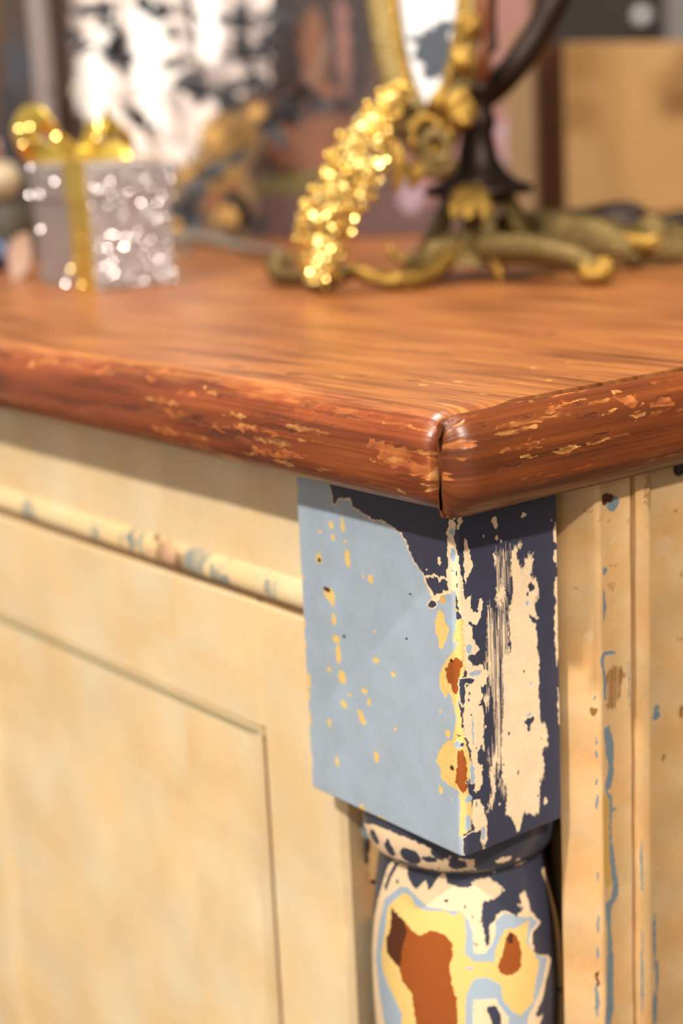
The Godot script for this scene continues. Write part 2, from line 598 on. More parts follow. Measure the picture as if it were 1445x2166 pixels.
	fill(lip_cv, oval(1942, 36, 6.4, 10.0, 1.0), PAINT.slate, 90, 9.0, 0.0, -1.0, 0.55)
	fill(lip_cv, oval(1990, 36, 4.7, 11.0, 1.0), PAINT.slate, 90, 9.0, 0.0, -1.0, 0.55)
	var lip_m := mat(Color.WHITE, 0.4)
	lip_m.albedo_texture = color_map(lip_cv)
	put("lip_moulding", moulding([Vector2(-0.03, 0.825), Vector2(0.0, 0.825), Vector2(0.0012, 0.8240), Vector2(0.0032, 0.8215), Vector2(0.0044, 0.8180), Vector2(0.0043, 0.8145), Vector2(0.0028, 0.8120), Vector2(0.0, 0.8110), Vector2(-0.03, 0.8110)], Vector3(-1.515, 0, -0.0125), Vector3(-0.096, 0, -0.0125), Vector3(0, 0, 1), Vector3.UP, 0.5, 40, 0.0002), lip_m, cab)
	var door := put("door_stile", box(Vector3(0.060, 0.70, 0.024), 0.003, Vector3(-0.1262, 0.457, -0.026)), cream, cab)
	put("door_rail", box(Vector3(0.30, 0.0660, 0.024), 0.003, Vector3(-0.3055, 0.774, -0.0262)), cream, cab)
	put("door_stile", box(Vector3(0.064, 0.70, 0.024), 0.003, Vector3(-0.4880, 0.457, -0.026)), cream, cab)
	put("door_panel", box(Vector3(0.296, 0.66, 0.012), 0.001, Vector3(-0.3060, 0.432, -0.0217)), cream, cab)
	var bevel := [Vector2(0.0, 0.0), Vector2(-0.0006, -0.0020), Vector2(-0.0016, -0.0045)]
	put("panel_bead", moulding(bevel, Vector3(-0.4560, 0.7412, -0.0142), Vector3(-0.1560, 0.7412, -0.0142), Vector3(0, 0, 1), Vector3.UP, 0.3), edge_blue, cab)
	put("panel_bead", moulding([Vector2(0.0, 0.0), Vector2(-0.0008, -0.006), Vector2(-0.0017, -0.014)], Vector3(-0.1562, 0.12, -0.0142), Vector3(-0.1562, 0.7412, -0.0142), Vector3(0, 0, 1), Vector3.RIGHT, 0.3), cream, cab)
	put("panel_bead", moulding([Vector2(0.0, 0.0), Vector2(-0.0008, 0.006), Vector2(-0.0017, 0.014)], Vector3(-0.4560, 0.12, -0.0142), Vector3(-0.4560, 0.7412, -0.0142), Vector3(0, 0, 1), Vector3.RIGHT, 0.3), cream, cab)
	put("niche_back", box(Vector3(0.085, 0.79, 0.010), 0.001, Vector3(-0.070, 0.48, -0.0560)), raw, cab)
	var hook := [Vector2(-0.006, -0.0085), Vector2(0.003, -0.007), Vector2(0.0070, -0.001), Vector2(0.0045, 0.004), Vector2(0.001, 0.0085)]
	var bracket := put("niche_bracket", moulding(hook, Vector3(-0.0880, 0.6868, -0.0300), Vector3(-0.0880, 0.7240, -0.0300), Vector3(0, 0, 1), Vector3.RIGHT, 0.3, 16, 0.0010), mat(rgb(186, 146, 96), 0.6), cab)
	put("bracket_chip", box(Vector3(0.008, 0.009, 0.003), 0.0012, Vector3(-0.0905, 0.7105, -0.0232)), mat(rgb(126, 138, 148), 0.5), bracket)
	put("dark_chip", box(Vector3(0.0028, 0.012, 0.003), 0.0010, Vector3(-0.0932, 0.6985, -0.0246)), mat(rgb(52, 44, 38), 0.7), bracket)
	put("niche_bracket", moulding(hook, Vector3(-0.0880, 0.6640, -0.0305), Vector3(-0.0880, 0.6848, -0.0305), Vector3(0, 0, 1), Vector3.RIGHT, 0.3, 8, 0.0010), mat(rgb(176, 132, 84), 0.6), cab)

	# side boards with beads and grooves
	var board := Canvas.new(1024, 2048, rgb(212, 171, 120), 150)
	mottle(board, 0.05, 0.02, 0.12, 51)
	fill(board, scaled([535, 1392, 593, 1426, 605, 1534, 605, 1691, 606, 1824, 578, 1834, 540, 1784, 529, 1662], 0.55), PAINT.yolk, LAYER.yolk, 2.0, 0.0, -1.0)
	fill(board, scaled([572, 1120, 601, 1119, 624, 1192, 625, 1333, 607, 1392, 582, 1397, 611, 1432, 614, 1498, 607, 1561, 608, 1627, 627, 1732, 648, 1838, 646, 1891, 623, 1910, 600, 1942, 594, 2020, 611, 2162, 612, 2402, 588, 2472, 533, 2444, 573, 2215, 576, 2013, 551, 1901, 605, 1890, 613, 1826, 598, 1689, 598, 1558, 597, 1441, 567, 1383, 594, 1298, 573, 1197], 0.55), PAINT.slate, LAYER.slate, 3.0, 0.0, -1.0)
	fill(board, oval(627, 1495, 16, 7, 0.55), PAINT.slate, LAYER.slate, 3.0, 0.0, -1.0, 1.00)
	fill(board, oval(505, 1160, 3, 18, 0.55), PAINT.slate, LAYER.slate, 3.0, 0.0, -1.0, 1.00)
	fill(board, oval(504, 1217, 4, 16, 0.55), PAINT.slate, LAYER.slate, 3.0, 0.0, -1.0, 1.00)
	fill(board, oval(506, 1338, 4, 11, 0.55), PAINT.slate, LAYER.slate, 3.0, 0.0, -1.0, 1.00)
	fill(board, oval(506, 1427, 5, 32, 0.55), PAINT.slate, LAYER.slate, 3.0, 0.0, -1.0, 1.00)
	fill(board, oval(506, 1758, 3, 26, 0.55), PAINT.slate, LAYER.slate, 3.0, 0.0, -1.0, 1.00)
	fill(board, oval(506, 1977, 5, 46, 0.55), PAINT.slate, LAYER.slate, 3.0, 0.0, -1.0, 1.00)
	fill(board, oval(502, 2111, 5, 33, 0.55), PAINT.slate, LAYER.slate, 3.0, 0.0, -1.0, 1.00)
	fill(board, oval(496, 2329, 7, 82, 0.55), PAINT.slate, LAYER.slate, 3.0, 0.0, -1.0, 1.00)
	fill(board, oval(987, 1149, 23, 25, 0.55), PAINT.slate, LAYER.slate, 3.0, 0.0, -1.0, 1.00)
	fill(board, oval(971, 2192, 8, 139, 0.55), PAINT.slate, LAYER.slate, 3.0, 0.0, -1.0, 1.00)
	fill(board, oval(987, 2358, 10, 77, 0.55), PAINT.slate, LAYER.slate, 3.0, 0.0, -1.0, 1.00)
	fill(board, oval(975, 2509, 15, 85, 0.55), PAINT.slate, LAYER.slate, 3.0, 0.0, -1.0, 1.00)
	fill(board, oval(864, 1796, 5, 120, 0.55), PAINT.slate, LAYER.slate, 3.0, 0.0, -1.0, 1.00)
	fill(board, oval(863, 2286, 6, 208, 0.55), PAINT.slate, LAYER.slate, 3.0, 0.0, -1.0, 1.00)
	fill(board, oval(501, 2226, 6, 40, 0.55), PAINT.umber, LAYER.umber, 4.0, 0.0, -1.0, 1.00)
	fill(board, oval(1033, 1351, 8, 17, 0.55), PAINT.dirt, LAYER.dirt, 4.0, 0.0, -1.0, 1.00)
	fill(board, oval(498, 1036, 15, 18, 0.55), PAINT.dirt, LAYER.dirt, 4.0, 0.0, -1.0, 1.00)
	fill(board, oval(1147, 1178, 13, 26, 0.55), PAINT.dirt, LAYER.dirt, 4.0, 0.0, -1.0, 1.00)
	fill(board, oval(582, 456, 14, 12, 0.55), PAINT.slate, LAYER.slate, 4.0, 0.0, -1.0, 1.00)
	fill(board, oval(575, 599, 8, 64, 0.55), PAINT.slate, LAYER.slate, 4.0, 0.0, -1.0, 1.00)
	fill(board, oval(507, 974, 4, 15, 0.55), PAINT.slate, LAYER.slate, 4.0, 0.0, -1.0, 1.00)
	fill(board, oval(726, 968, 3, 102, 0.55), PAINT.slate, LAYER.slate, 4.0, 0.0, -1.0, 1.00)
	fill(board, oval(990, 1116, 22, 9, 0.55), PAINT.slate, LAYER.slate, 4.0, 0.0, -1.0, 1.00)
	fill(board, scaled([639, 803, 607, 796, 544, 789, 526, 804, 533, 841, 548, 885, 551, 977, 582, 1003, 585, 932, 577, 885, 562, 850, 553, 817, 585, 811, 642, 818], 0.55), PAINT.slate, LAYER.slate, 3.0, 0.0, -1.0)
	fill(board, scaled([598, 880, 634, 864, 678, 890, 710, 929, 677, 941, 669, 1000, 632, 1055, 582, 1041, 597, 961, 584, 907], 0.55), PAINT.dirt, LAYER.dirt, 6.0, 8.0, 100.0)
	fill(board, oval(586, 161, 32, 23, 0.55), PAINT.umber, LAYER.umber, 4.0, 0.0, -1.0, 1.00)
	fill(board, oval(633, 186, 36, 31, 0.55), PAINT.slate, LAYER.slate, 4.0, 0.0, -1.0, 1.00)
	fill(board, oval(613, 162, 23, 19, 0.55), PAINT.umber, LAYER.umber, 4.0, 0.0, -1.0, 1.00)
	fill(board, oval(488, 194, 28, 4, 0.55), PAINT.dirt, LAYER.dirt, 6.0, 0.0, -1.0, 0.40)
	fill(board, oval(430, 519, 7, 7, 0.55), PAINT.dirt, LAYER.dirt, 6.0, 0.0, -1.0, 0.40)
	fill(board, oval(1024, 475, 13, 8, 0.55), PAINT.dirt, LAYER.dirt, 6.0, 0.0, -1.0, 0.40)
	fill(board, oval(1150, 562, 12, 20, 0.55), PAINT.dirt, LAYER.dirt, 6.0, 0.0, -1.0, 0.40)
	fill(board, oval(1136, 853, 27, 8, 0.55), PAINT.dirt, LAYER.dirt, 6.0, 0.0, -1.0, 0.40)
	fill(board, oval(726, 272, 8, 5, 0.55), PAINT.dirt, LAYER.dirt, 6.0, 0.0, -1.0, 0.40)
	fill(board, oval(613, 250, 9, 9, 0.55), PAINT.dirt, LAYER.dirt, 6.0, 0.0, -1.0, 0.40)
	fill(board, oval(639, 441, 35, 5, 0.55), PAINT.dirt, LAYER.dirt, 6.0, 0.0, -1.0, 0.40)
	fill(board, oval(624, 526, 21, 19, 0.55), PAINT.dirt, LAYER.dirt, 6.0, 0.0, -1.0, 0.40)
	fill(board, oval(535, 234, 10, 14, 0.55), PAINT.dirt, LAYER.dirt, 6.0, 0.0, -1.0, 0.40)
	fill(board, oval(925, 162, 37, 98, 0.55), PAINT.dirt, LAYER.dirt, 6.0, 0.0, -1.0, 0.40)
	fill(board, oval(1113, 285, 17, 9, 0.55), PAINT.dirt, LAYER.dirt, 6.0, 0.0, -1.0, 0.40)
	fill(board, oval(622, 665, 5, 3, 0.55), PAINT.dirt, LAYER.dirt, 6.0, 0.0, -1.0, 0.40)
	fill(board, oval(920, 308, 37, 4, 0.55), PAINT.dirt, LAYER.dirt, 6.0, 0.0, -1.0, 0.40)
	fill(board, oval(480, 712, 22, 24, 0.55), PAINT.pale, LAYER.pale, 4.0, 0.0, -1.0, 0.40)
	fill(board, oval(711, 337, 102, 21, 0.55), PAINT.pale, LAYER.pale, 4.0, 0.0, -1.0, 0.40)
	fill(board, oval(580, 360, 13, 38, 0.55), PAINT.pale, LAYER.pale, 4.0, 0.0, -1.0, 0.40)
	fill(board, oval(1035, 422, 58, 45, 0.55), PAINT.pale, LAYER.pale, 4.0, 0.0, -1.0, 0.40)
	var board_m := mat(Color.WHITE, 0.45, 0.0, 0.45)
	board_m.albedo_texture = color_map(board)
	board_m.heightmap_enabled = true
	board_m.heightmap_texture = layer_map(board, 4)
	board_m.heightmap_scale = 0.03
	var prof := []
	for q in [[-0.0800, -0.0320], [-0.0740, -0.0200], [-0.0665, -0.0110], [-0.0594, -0.0050], [-0.0602, -0.0010], [-0.0618, 0.0030], [-0.0637, 0.0070], [-0.0650, 0.0100], [-0.0666, 0.0115], [-0.0690, 0.0108], [-0.0705, 0.0096], [-0.0870, 0.0092], [-0.0876, 0.0050], [-0.0884, 0.0050], [-0.0890, 0.0104], [-0.0905, 0.0110], [-0.0955, 0.0112], [-0.0975, 0.0108], [-0.0985, 0.0092], [-0.1450, 0.0090], [-0.1456, 0.0050], [-0.1466, 0.0050]]: prof.append(Vector2(q[1], -q[0]))
	var side_len := 0.1462 * 10000.0 * 0.55 / 1024.0
	var side_rows := []
	var side_mesh := moulding(prof, Vector3(0, 0.8780, 0), Vector3(0, 0.885 - 0.3724, 0), Vector3(1, 0, 0), Vector3(0, 0, -1), 0.5, 24, 0.00015, 0.0, side_len)
	# the board's map has arc length along u and height along v
	board_m.uv1_scale = Vector3(1, 1, 1)
	put("side_board", swap_uv(side_mesh, 0.0188, 0.9812), board_m, cab)
	put("side_board", swap_uv(moulding(prof, Vector3(0, 0.5126, 0), Vector3(0, 0.06, 0), Vector3(1, 0, 0), Vector3(0, 0, -1), 0.5, 8, 0.0, 0.0, side_len)), board_m, cab)
	var tan_paint := cream.duplicate()
	tan_paint.albedo_color = Color(0.88, 0.81, 0.73)
	for k in 3:
		put("side_board", box(Vector3(0.030, 0.818, 0.3035), 0.001, Vector3(-0.006, 0.469, -0.2985 - k * 0.3045)), tan_paint, cab)
	var nail := put("nail_head", lathe([Vector2(0.0001, 0.0022), Vector2(0.0026, 0.0018), Vector2(0.0034, 0.0004), Vector2(0.0030, -0.001)], 14), mat(rgb(48, 38, 34), 0.5, 0.6), cab)
	nail.transform = Transform3D(Basis(Vector3(0, 0, 1), -PI / 2.0), Vector3(0.0092, 0.8741, -0.1167))

	# the corner post: square block over a turned column
	var block := Canvas.new(1024, 1024, PAINT.blue, LAYER.blue)
	fill(block, PackedVector2Array([Vector2(657, -8), Vector2(1030, -8), Vector2(1030, 1030), Vector2(657, 1030)]), PAINT.navy, LAYER.navy, 2.0)
	fill(block, grown(scaled([221, 84, 247, 115, 258, 149, 263, 183, 296, 148, 377, 140, 388, 169, 454, 184, 506, 202, 572, 196, 623, 209, 686, 228, 716, 257, 739, 295, 762, 333, 810, 366, 839, 390, 895, 371, 954, 384, 973, 368, 970, 303, 960, 272, 957, 207, 984, 130, 1039, 104, 1044, -32, 230, -22], 0.66), 4.0), PAINT.cream, LAYER.cream, 4.0)
	fill(block, scaled([221, 84, 247, 115, 258, 149, 263, 183, 296, 148, 377, 140, 388, 169, 454, 184, 506, 202, 572, 196, 623, 209, 686, 228, 716, 257, 739, 295, 762, 333, 810, 366, 839, 390, 895, 371, 954, 384, 973, 368, 970, 303, 960, 272, 957, 207, 984, 130, 1039, 104, 1044, -32, 230, -22], 0.66), PAINT.navy, LAYER.navy, 4.0, 0.0, -1.0)
	fill(block, grown(scaled([824, 386, 842, 418, 876, 443, 906, 432, 929, 414, 954, 416, 956, 383, 928, 366, 901, 393, 890, 369, 844, 382], 0.66), 7.0), PAINT.cream, LAYER.cream, 4.0)
	fill(block, scaled([824, 386, 842, 418, 876, 443, 906, 432, 929, 414, 954, 416, 956, 383, 928, 366, 901, 393, 890, 369, 844, 382], 0.66), PAINT.navy, LAYER.navy, 4.0, 0.0, -1.0)
	fill(block, scaled([876, 447, 906, 432, 932, 418, 961, 408, 954, 423, 918, 439, 891, 466, 865, 467, 841, 441, 860, 441], 0.66), PAINT.cream, LAYER.cream, 3.0, 0.0, -1.0)
	fill(block, grown(scaled([835, 491, 855, 469, 878, 471, 881, 486, 860, 499, 838, 500], 0.66), 4.0), PAINT.cream, LAYER.cream, 2.0)
	fill(block, scaled([835, 491, 855, 469, 878, 471, 881, 486, 860, 499, 838, 500], 0.66), PAINT.navy, LAYER.navy, 2.0, 0.0, -1.0)
	fill(block, oval(156, 311, 13, 8, 0.66), PAINT.yellow, LAYER.yellow, 3.0, 0.0, -1.0, 1.00)
	fill(block, oval(239, 271, 18, 16, 0.66), PAINT.yellow, LAYER.yellow, 3.0, 0.0, -1.0, 1.00)
	fill(block, oval(245, 321, 17, 14, 0.66), PAINT.yellow, LAYER.yellow, 3.0, 0.0, -1.0, 1.00)
	fill(block, oval(316, 258, 13, 31, 0.66), PAINT.yellow, LAYER.yellow, 3.0, 0.0, -1.0, 1.00)
	fill(block, oval(337, 396, 19, 40, 0.66), PAINT.yellow, LAYER.yellow, 3.0, 0.0, -1.0, 1.00)
	fill(block, oval(328, 327, 9, 7, 0.66), PAINT.yellow, LAYER.yellow, 3.0, 0.0, -1.0, 1.00)
	fill(block, oval(482, 455, 17, 19, 0.66), PAINT.yellow, LAYER.yellow, 3.0, 0.0, -1.0, 1.00)
	fill(block, oval(433, 453, 8, 8, 0.66), PAINT.yellow, LAYER.yellow, 3.0, 0.0, -1.0, 1.00)
	fill(block, oval(224, 679, 15, 26, 0.66), PAINT.yellow, LAYER.yellow, 3.0, 0.0, -1.0, 1.00)
	fill(block, oval(235, 764, 26, 18, 0.66), PAINT.yellow, LAYER.yellow, 3.0, 0.0, -1.0, 1.00)
	fill(block, oval(244, 827, 17, 47, 0.66), PAINT.yellow, LAYER.yellow, 3.0, 0.0, -1.0, 1.00)
	fill(block, oval(497, 675, 10, 6, 0.66), PAINT.yellow, LAYER.yellow, 3.0, 0.0, -1.0, 1.00)
	fill(block, oval(497, 795, 19, 14, 0.66), PAINT.yellow, LAYER.yellow, 3.0, 0.0, -1.0, 1.00)
	fill(block, oval(173, 913, 16, 11, 0.66), PAINT.yellow, LAYER.yellow, 3.0, 0.0, -1.0, 1.00)
	fill(block, oval(262, 926, 26, 30, 0.66), PAINT.yellow, LAYER.yellow, 3.0, 0.0, -1.0, 1.00)
	fill(block, oval(606, 830, 15, 10, 0.66), PAINT.yellow, LAYER.yellow, 3.0, 0.0, -1.0, 1.00)
	fill(block, oval(311, 993, 12, 7, 0.66), PAINT.yellow, LAYER.yellow, 3.0, 0.0, -1.0, 1.00)
	fill(block, oval(265, 1044, 23, 17, 0.66), PAINT.yellow, LAYER.yellow, 3.0, 0.0, -1.0, 1.00)
	fill(block, oval(440, 990, 13, 16, 0.66), PAINT.yellow, LAYER.yellow, 3.0, 0.0, -1.0, 1.00)
	fill(block, oval(412, 950, 19, 13, 0.66), PAINT.yellow, LAYER.yellow, 3.0, 0.0, -1.0, 1.00)
	fill(block, oval(9, 149, 13, 27, 0.66), PAINT.yellow, LAYER.yellow, 3.0, 0.0, -1.0, 1.00)
	fill(block, oval(4, 341, 7, 37, 0.66), PAINT.yellow, LAYER.yellow, 3.0, 0.0, -1.0, 1.00)
	fill(block, oval(9, 534, 24, 9, 0.66), PAINT.yellow, LAYER.yellow, 3.0, 0.0, -1.0, 1.00)
	fill(block, oval(-2, 592, 13, 37, 0.66), PAINT.yellow, LAYER.yellow, 3.0, 0.0, -1.0, 1.00)
	fill(block, oval(7, 740, 12, 38, 0.66), PAINT.yellow, LAYER.yellow, 3.0, 0.0, -1.0, 1.00)
	fill(block, oval(6, 834, 13, 24, 0.66), PAINT.yellow, LAYER.yellow, 3.0, 0.0, -1.0, 1.00)
	fill(block, oval(7, 996, 27, 29, 0.66), PAINT.yellow, LAYER.yellow, 3.0, 0.0, -1.0, 1.00)
	fill(block, oval(143, 431, 21, 23, 0.66), PAINT.yellow, LAYER.yellow, 2.0, 0.0, -1.0, 1.00)
	fill(block, oval(144, 438, 11, 10, 0.66), PAINT.hole, LAYER.hole, 1.0, 0.0, -1.0, 1.00)
	fill(block, oval(290, 741, 10, 6, 0.66), PAINT.hole, LAYER.hole, 1.0, 0.0, -1.0, 1.00)
	fill(block, oval(696, 660, 6, 5, 0.66), PAINT.hole, LAYER.hole, 1.0, 0.0, -1.0, 1.00)
	fill(block, oval(729, 470, 6, 4, 0.66), PAINT.hole, LAYER.hole, 1.0, 0.0, -1.0, 1.00)
	fill(block, scaled([162, 560, 214, 544, 243, 571, 228, 629, 208, 613, 167, 588], 0.66), PAINT.yellow, LAYER.yellow, 2.0, 0.0, -1.0)
	fill(block, oval(186, 557, 24, 10, 0.66), PAINT.umber, LAYER.umber, 2.0, 0.0, -1.0, 1.00)
	fill(block, scaled([353, 1044, 388, 1044, 413, 1088, 398, 1106, 371, 1090], 0.66), PAINT.yellow, LAYER.yellow, 2.0, 0.0, -1.0)
	fill(block, scaled([312, 1524, 355, 1466, 379, 1487, 391, 1511], 0.66), PAINT.yellow, LAYER.yellow, 2.0, 0.0, -1.0)
	fill(block, scaled([27, 1494, 220, 1503, 405, 1510, 477, 1484, 551, 1498, 529, 1519, 390, 1526, 175, 1512, 26, 1506], 0.66), PAINT.yellow, LAYER.yellow, 3.0, 0.0, -1.0)
	fill(block, oval(603, 1066, 9, 8, 0.66), PAINT.yellow, LAYER.yellow, 3.0, 0.0, -1.0, 1.00)
	fill(block, oval(158, 1156, 11, 24, 0.66), PAINT.yellow, LAYER.yellow, 3.0, 0.0, -1.0, 1.00)
	fill(block, oval(199, 1321, 13, 24, 0.66), PAINT.yellow, LAYER.yellow, 3.0, 0.0, -1.0, 1.00)
	fill(block, oval(472, 1224, 16, 26, 0.66), PAINT.yellow, LAYER.yellow, 3.0, 0.0, -1.0, 1.00)
	fill(block, oval(886, 913, 6, 7, 0.66), PAINT.yellow, LAYER.yellow, 3.0, 0.0, -1.0, 1.00)
	fill(block, oval(925, 996, 14, 17, 0.66), PAINT.yellow, LAYER.yellow, 3.0, 0.0, -1.0, 1.00)
	fill(block, oval(872, 1248, 11, 18, 0.66), PAINT.yellow, LAYER.yellow, 3.0, 0.0, -1.0, 1.00)
	fill(block, oval(937, 1270, 4, 7, 0.66), PAINT.yellow, LAYER.yellow, 3.0, 0.0, -1.0, 1.00)
	fill(block, oval(25, 999, 13, 39, 0.66), PAINT.yellow, LAYER.yellow, 3.0, 0.0, -1.0, 1.00)
	fill(block, oval(13, 1069, 12, 29, 0.66), PAINT.yellow, LAYER.yellow, 3.0, 0.0, -1.0, 1.00)
	fill(block, oval(15, 1175, 12, 39, 0.66), PAINT.yellow, LAYER.yellow, 3.0, 0.0, -1.0, 1.00)
	fill(block, oval(6, 1372, 14, 38, 0.66), PAINT.cream, LAYER.cream, 3.0, 0.0, -1.0, 1.00)
	fill(block, scaled([964, 211, 986, 199, 999, 211, 1005, 247, 1018, 284, 1027, 338, 1038, 402, 1042, 455, 1058, 485, 1059, 539, 1030, 537, 1015, 494, 1003, 447, 996, 410, 954, 416, 950, 375, 948, 340, 960, 303, 955, 261], 0.66), PAINT.cream, LAYER.cream, 4.0, 0.0, -1.0)
	fill(block, scaled([974, 136, 993, 125, 1006, 144, 1005, 182, 986, 199, 964, 203, 952, 192], 0.66), PAINT.cream, LAYER.cream, 4.0, 0.0, -1.0)
	fill(block, oval(987, 177, 13, 13, 0.66), PAINT.blue, LAYER.blue, 2.0, 0.0, -1.0, 1.00)
	fill(block, oval(988, 267, 14, 27, 0.66), PAINT.blue, LAYER.blue, 2.0, 0.0, -1.0, 1.00)
	fill(block, oval(983, 331, 10, 4, 0.66), PAINT.blue, LAYER.blue, 2.0, 0.0, -1.0, 1.00)
	fill(block, oval(1004, 340, 3, 10, 0.66), PAINT.navy, LAYER.navy, 2.0, 0.0, -1.0, 1.00)
	fill(block, oval(1003, 387, 3, 9, 0.66), PAINT.navy, LAYER.navy, 2.0, 0.0, -1.0, 1.00)
	fill(block, scaled([896, 503, 918, 501, 924, 526, 938, 554, 957, 568, 946, 593, 929, 619, 908, 651, 885, 656, 897, 622, 875, 595, 875, 537], 0.66), PAINT.yellow, LAYER.yellow, 4.0, 0.0, -1.0)
	fill(block, oval(921, 457, 14, 17, 0.66), PAINT.orange, LAYER.orange, 3.0, 0.0, -1.0, 1.00)
	fill(block, oval(990, 457, 5, 7, 0.66), PAINT.orange, LAYER.orange, 3.0, 0.0, -1.0, 1.00)
	fill(block, oval(999, 485, 9, 8, 0.66), PAINT.orange, LAYER.orange, 3.0, 0.0, -1.0, 1.00)
	fill(block, scaled([997, 520, 1020, 517, 1033, 542, 1030, 608, 1036, 676, 1038, 713, 924, 719, 949, 673, 986, 633, 999, 601, 971, 614, 978, 581, 993, 547], 0.66), PAINT.yellow, LAYER.yellow, 3.0, 0.0, -1.0)
	fill(block, scaled([932, 695, 972, 663, 1031, 657, 1041, 696, 1022, 749, 998, 766, 995, 837, 988, 866, 1004, 903, 1006, 940, 1020, 1012, 1036, 1049, 1036, 1067, 1051, 1118, 1047, 1158, 1028, 1185, 1021, 1220, 1037, 1253, 1032, 1319, 988, 1310, 978, 1222, 956, 1217, 920, 1212, 875, 1197, 877, 1164, 852, 1129, 874, 1076, 916, 1032, 952, 1017, 964, 968, 982, 922, 971, 889, 954, 838, 939, 817, 915, 851, 893, 826, 886, 764, 904, 733], 0.66), PAINT.yellow, LAYER.yellow, 4.0, 0.0, -1.0)
	fill(block, scaled([923, 733, 947, 700, 987, 677, 1013, 684, 1018, 708, 1005, 749, 997, 806, 970, 827, 956, 797, 928, 772], 0.66), PAINT.wood, LAYER.wood, 5.0, 0.0, -1.0)
	fill(block, scaled([979, 1055, 1004, 1049, 1018, 1071, 1028, 1111, 1024, 1156, 1031, 1191, 1021, 1220, 997, 1229, 979, 1208, 960, 1190, 966, 1147, 977, 1107], 0.66), PAINT.wood, LAYER.wood, 4.0, 0.0, -1.0)
	fill(block, oval(943, 1135, 11, 12, 0.66), PAINT.umber, LAYER.umber, 3.0, 0.0, -1.0, 1.00)
	fill(block, oval(960, 690, 9, 8, 0.66), PAINT.umber, LAYER.umber, 3.0, 0.0, -1.0, 1.00)
	fill(block, oval(991, 992, 10, 3, 0.66), PAINT.umber, LAYER.umber, 3.0, 0.0, -1.0, 1.00)
	fill(block, oval(986, 1030, 29, 17, 0.66), PAINT.cream, LAYER.cream, 3.0)
	fill(block, oval(986, 1030, 25, 13, 0.66), PAINT.blue, LAYER.blue, 3.0, 0.0, -1.0, 1.00)
	fill(block, oval(1027, 913, 14, 25, 0.66), PAINT.cream, LAYER.cream, 3.0)
	fill(block, oval(1027, 913, 10, 21, 0.66), PAINT.blue, LAYER.blue, 3.0, 0.0, -1.0, 1.00)
	fill(block, oval(1022, 1260, 22, 19, 0.66), PAINT.cream, LAYER.cream, 3.0)
	fill(block, oval(1022, 1260, 18, 15, 0.66), PAINT.blue, LAYER.blue, 3.0, 0.0, -1.0, 1.00)
	fill(block, oval(1055, 1156, 16, 50, 0.66), PAINT.cream, LAYER.cream, 3.0)
	fill(block, oval(1055, 1156, 12, 46, 0.66), PAINT.blue, LAYER.blue, 3.0, 0.0, -1.0, 1.00)
	fill(block, oval(1005, 1028, 12, 11, 0.66), PAINT.cream, LAYER.cream, 2.0)
	fill(block, oval(1005, 1028, 9, 8, 0.66), PAINT.navy, LAYER.navy, 2.0, 0.0, -1.0, 1.00)
	fill(block, oval(1021, 971, 9, 18, 0.66), PAINT.cream, LAYER.cream, 2.0)
	fill(block, oval(1021, 971, 6, 15, 0.66), PAINT.navy, LAYER.navy, 2.0, 0.0, -1.0, 1.00)
	fill(block, oval(1026, 1186, 11, 9, 0.66), PAINT.cream, LAYER.cream, 2.0)
	fill(block, oval(1026, 1186, 8, 6, 0.66), PAINT.navy, LAYER.navy, 2.0, 0.0, -1.0, 1.00)
	fill(block, scaled([971, 1415, 986, 1282, 1028, 1210, 1047, 1304, 1038, 1390, 998, 1404], 0.66), PAINT.yellow, LAYER.yellow, 3.0, 0.0, -1.0)
	fill(block, oval(1031, 1259, 19, 15, 0.66), PAINT.blue, LAYER.blue, 3.0, 0.0, -1.0, 1.00)
	fill(block, oval(1022, 1358, 15, 35, 0.66), PAINT.blue, LAYER.blue, 3.0, 0.0, -1.0, 1.00)
	fill(block, scaled([1049, 212, 1062, 223, 1072, 260, 1080, 288, 1090, 325, 1072, 352, 1054, 370, 1044, 394, 1041, 341, 1044, 272], 0.66), PAINT.cream, LAYER.cream, 4.0, 0.0, -1.0)
	fill(block, oval(1029, 139, 14, 16, 0.66), PAINT.cream, LAYER.cream, 4.0, 0.0, -1.0, 1.00)
	fill(block, oval(1019, 159, 7, 15, 0.66), PAINT.cream, LAYER.cream, 4.0, 0.0, -1.0, 1.00)
	fill(block, oval(1205, 167, 15, 13, 0.66), PAINT.cream, LAYER.cream, 4.0, 0.0, -1.0, 1.00)
	fill(block, oval(1211, 190, 10, 17, 0.66), PAINT.cream, LAYER.cream, 4.0, 0.0, -1.0, 1.00)
	fill(block, oval(1214, 239, 9, 11, 0.66), PAINT.cream, LAYER.cream, 4.0, 0.0, -1.0, 1.00)
	fill(block, oval(1362, 174, 10, 11, 0.66), PAINT.cream, LAYER.cream, 4.0, 0.0, -1.0, 1.00)
	fill(block, oval(1148, 220, 4, 4, 0.66), PAINT.cream, LAYER.cream, 4.0, 0.0, -1.0, 1.00)
	fill(block, oval(1237, 257, 4, 6, 0.66), PAINT.cream, LAYER.cream, 4.0, 0.0, -1.0, 1.00)
	fill(block, oval(1203, 321, 5, 30, 0.66), PAINT.cream, LAYER.cream, 4.0, 0.0, -1.0, 1.00)
	fill(block, oval(1159, 498, 5, 4, 0.66), PAINT.cream, LAYER.cream, 4.0, 0.0, -1.0, 1.00)
	fill(block, oval(908, 303, 11, 15, 0.66), PAINT.cream, LAYER.cream, 4.0, 0.0, -1.0, 1.00)
	fill(block, oval(835, 352, 5, 5, 0.66), PAINT.cream, LAYER.cream, 4.0, 0.0, -1.0, 1.00)
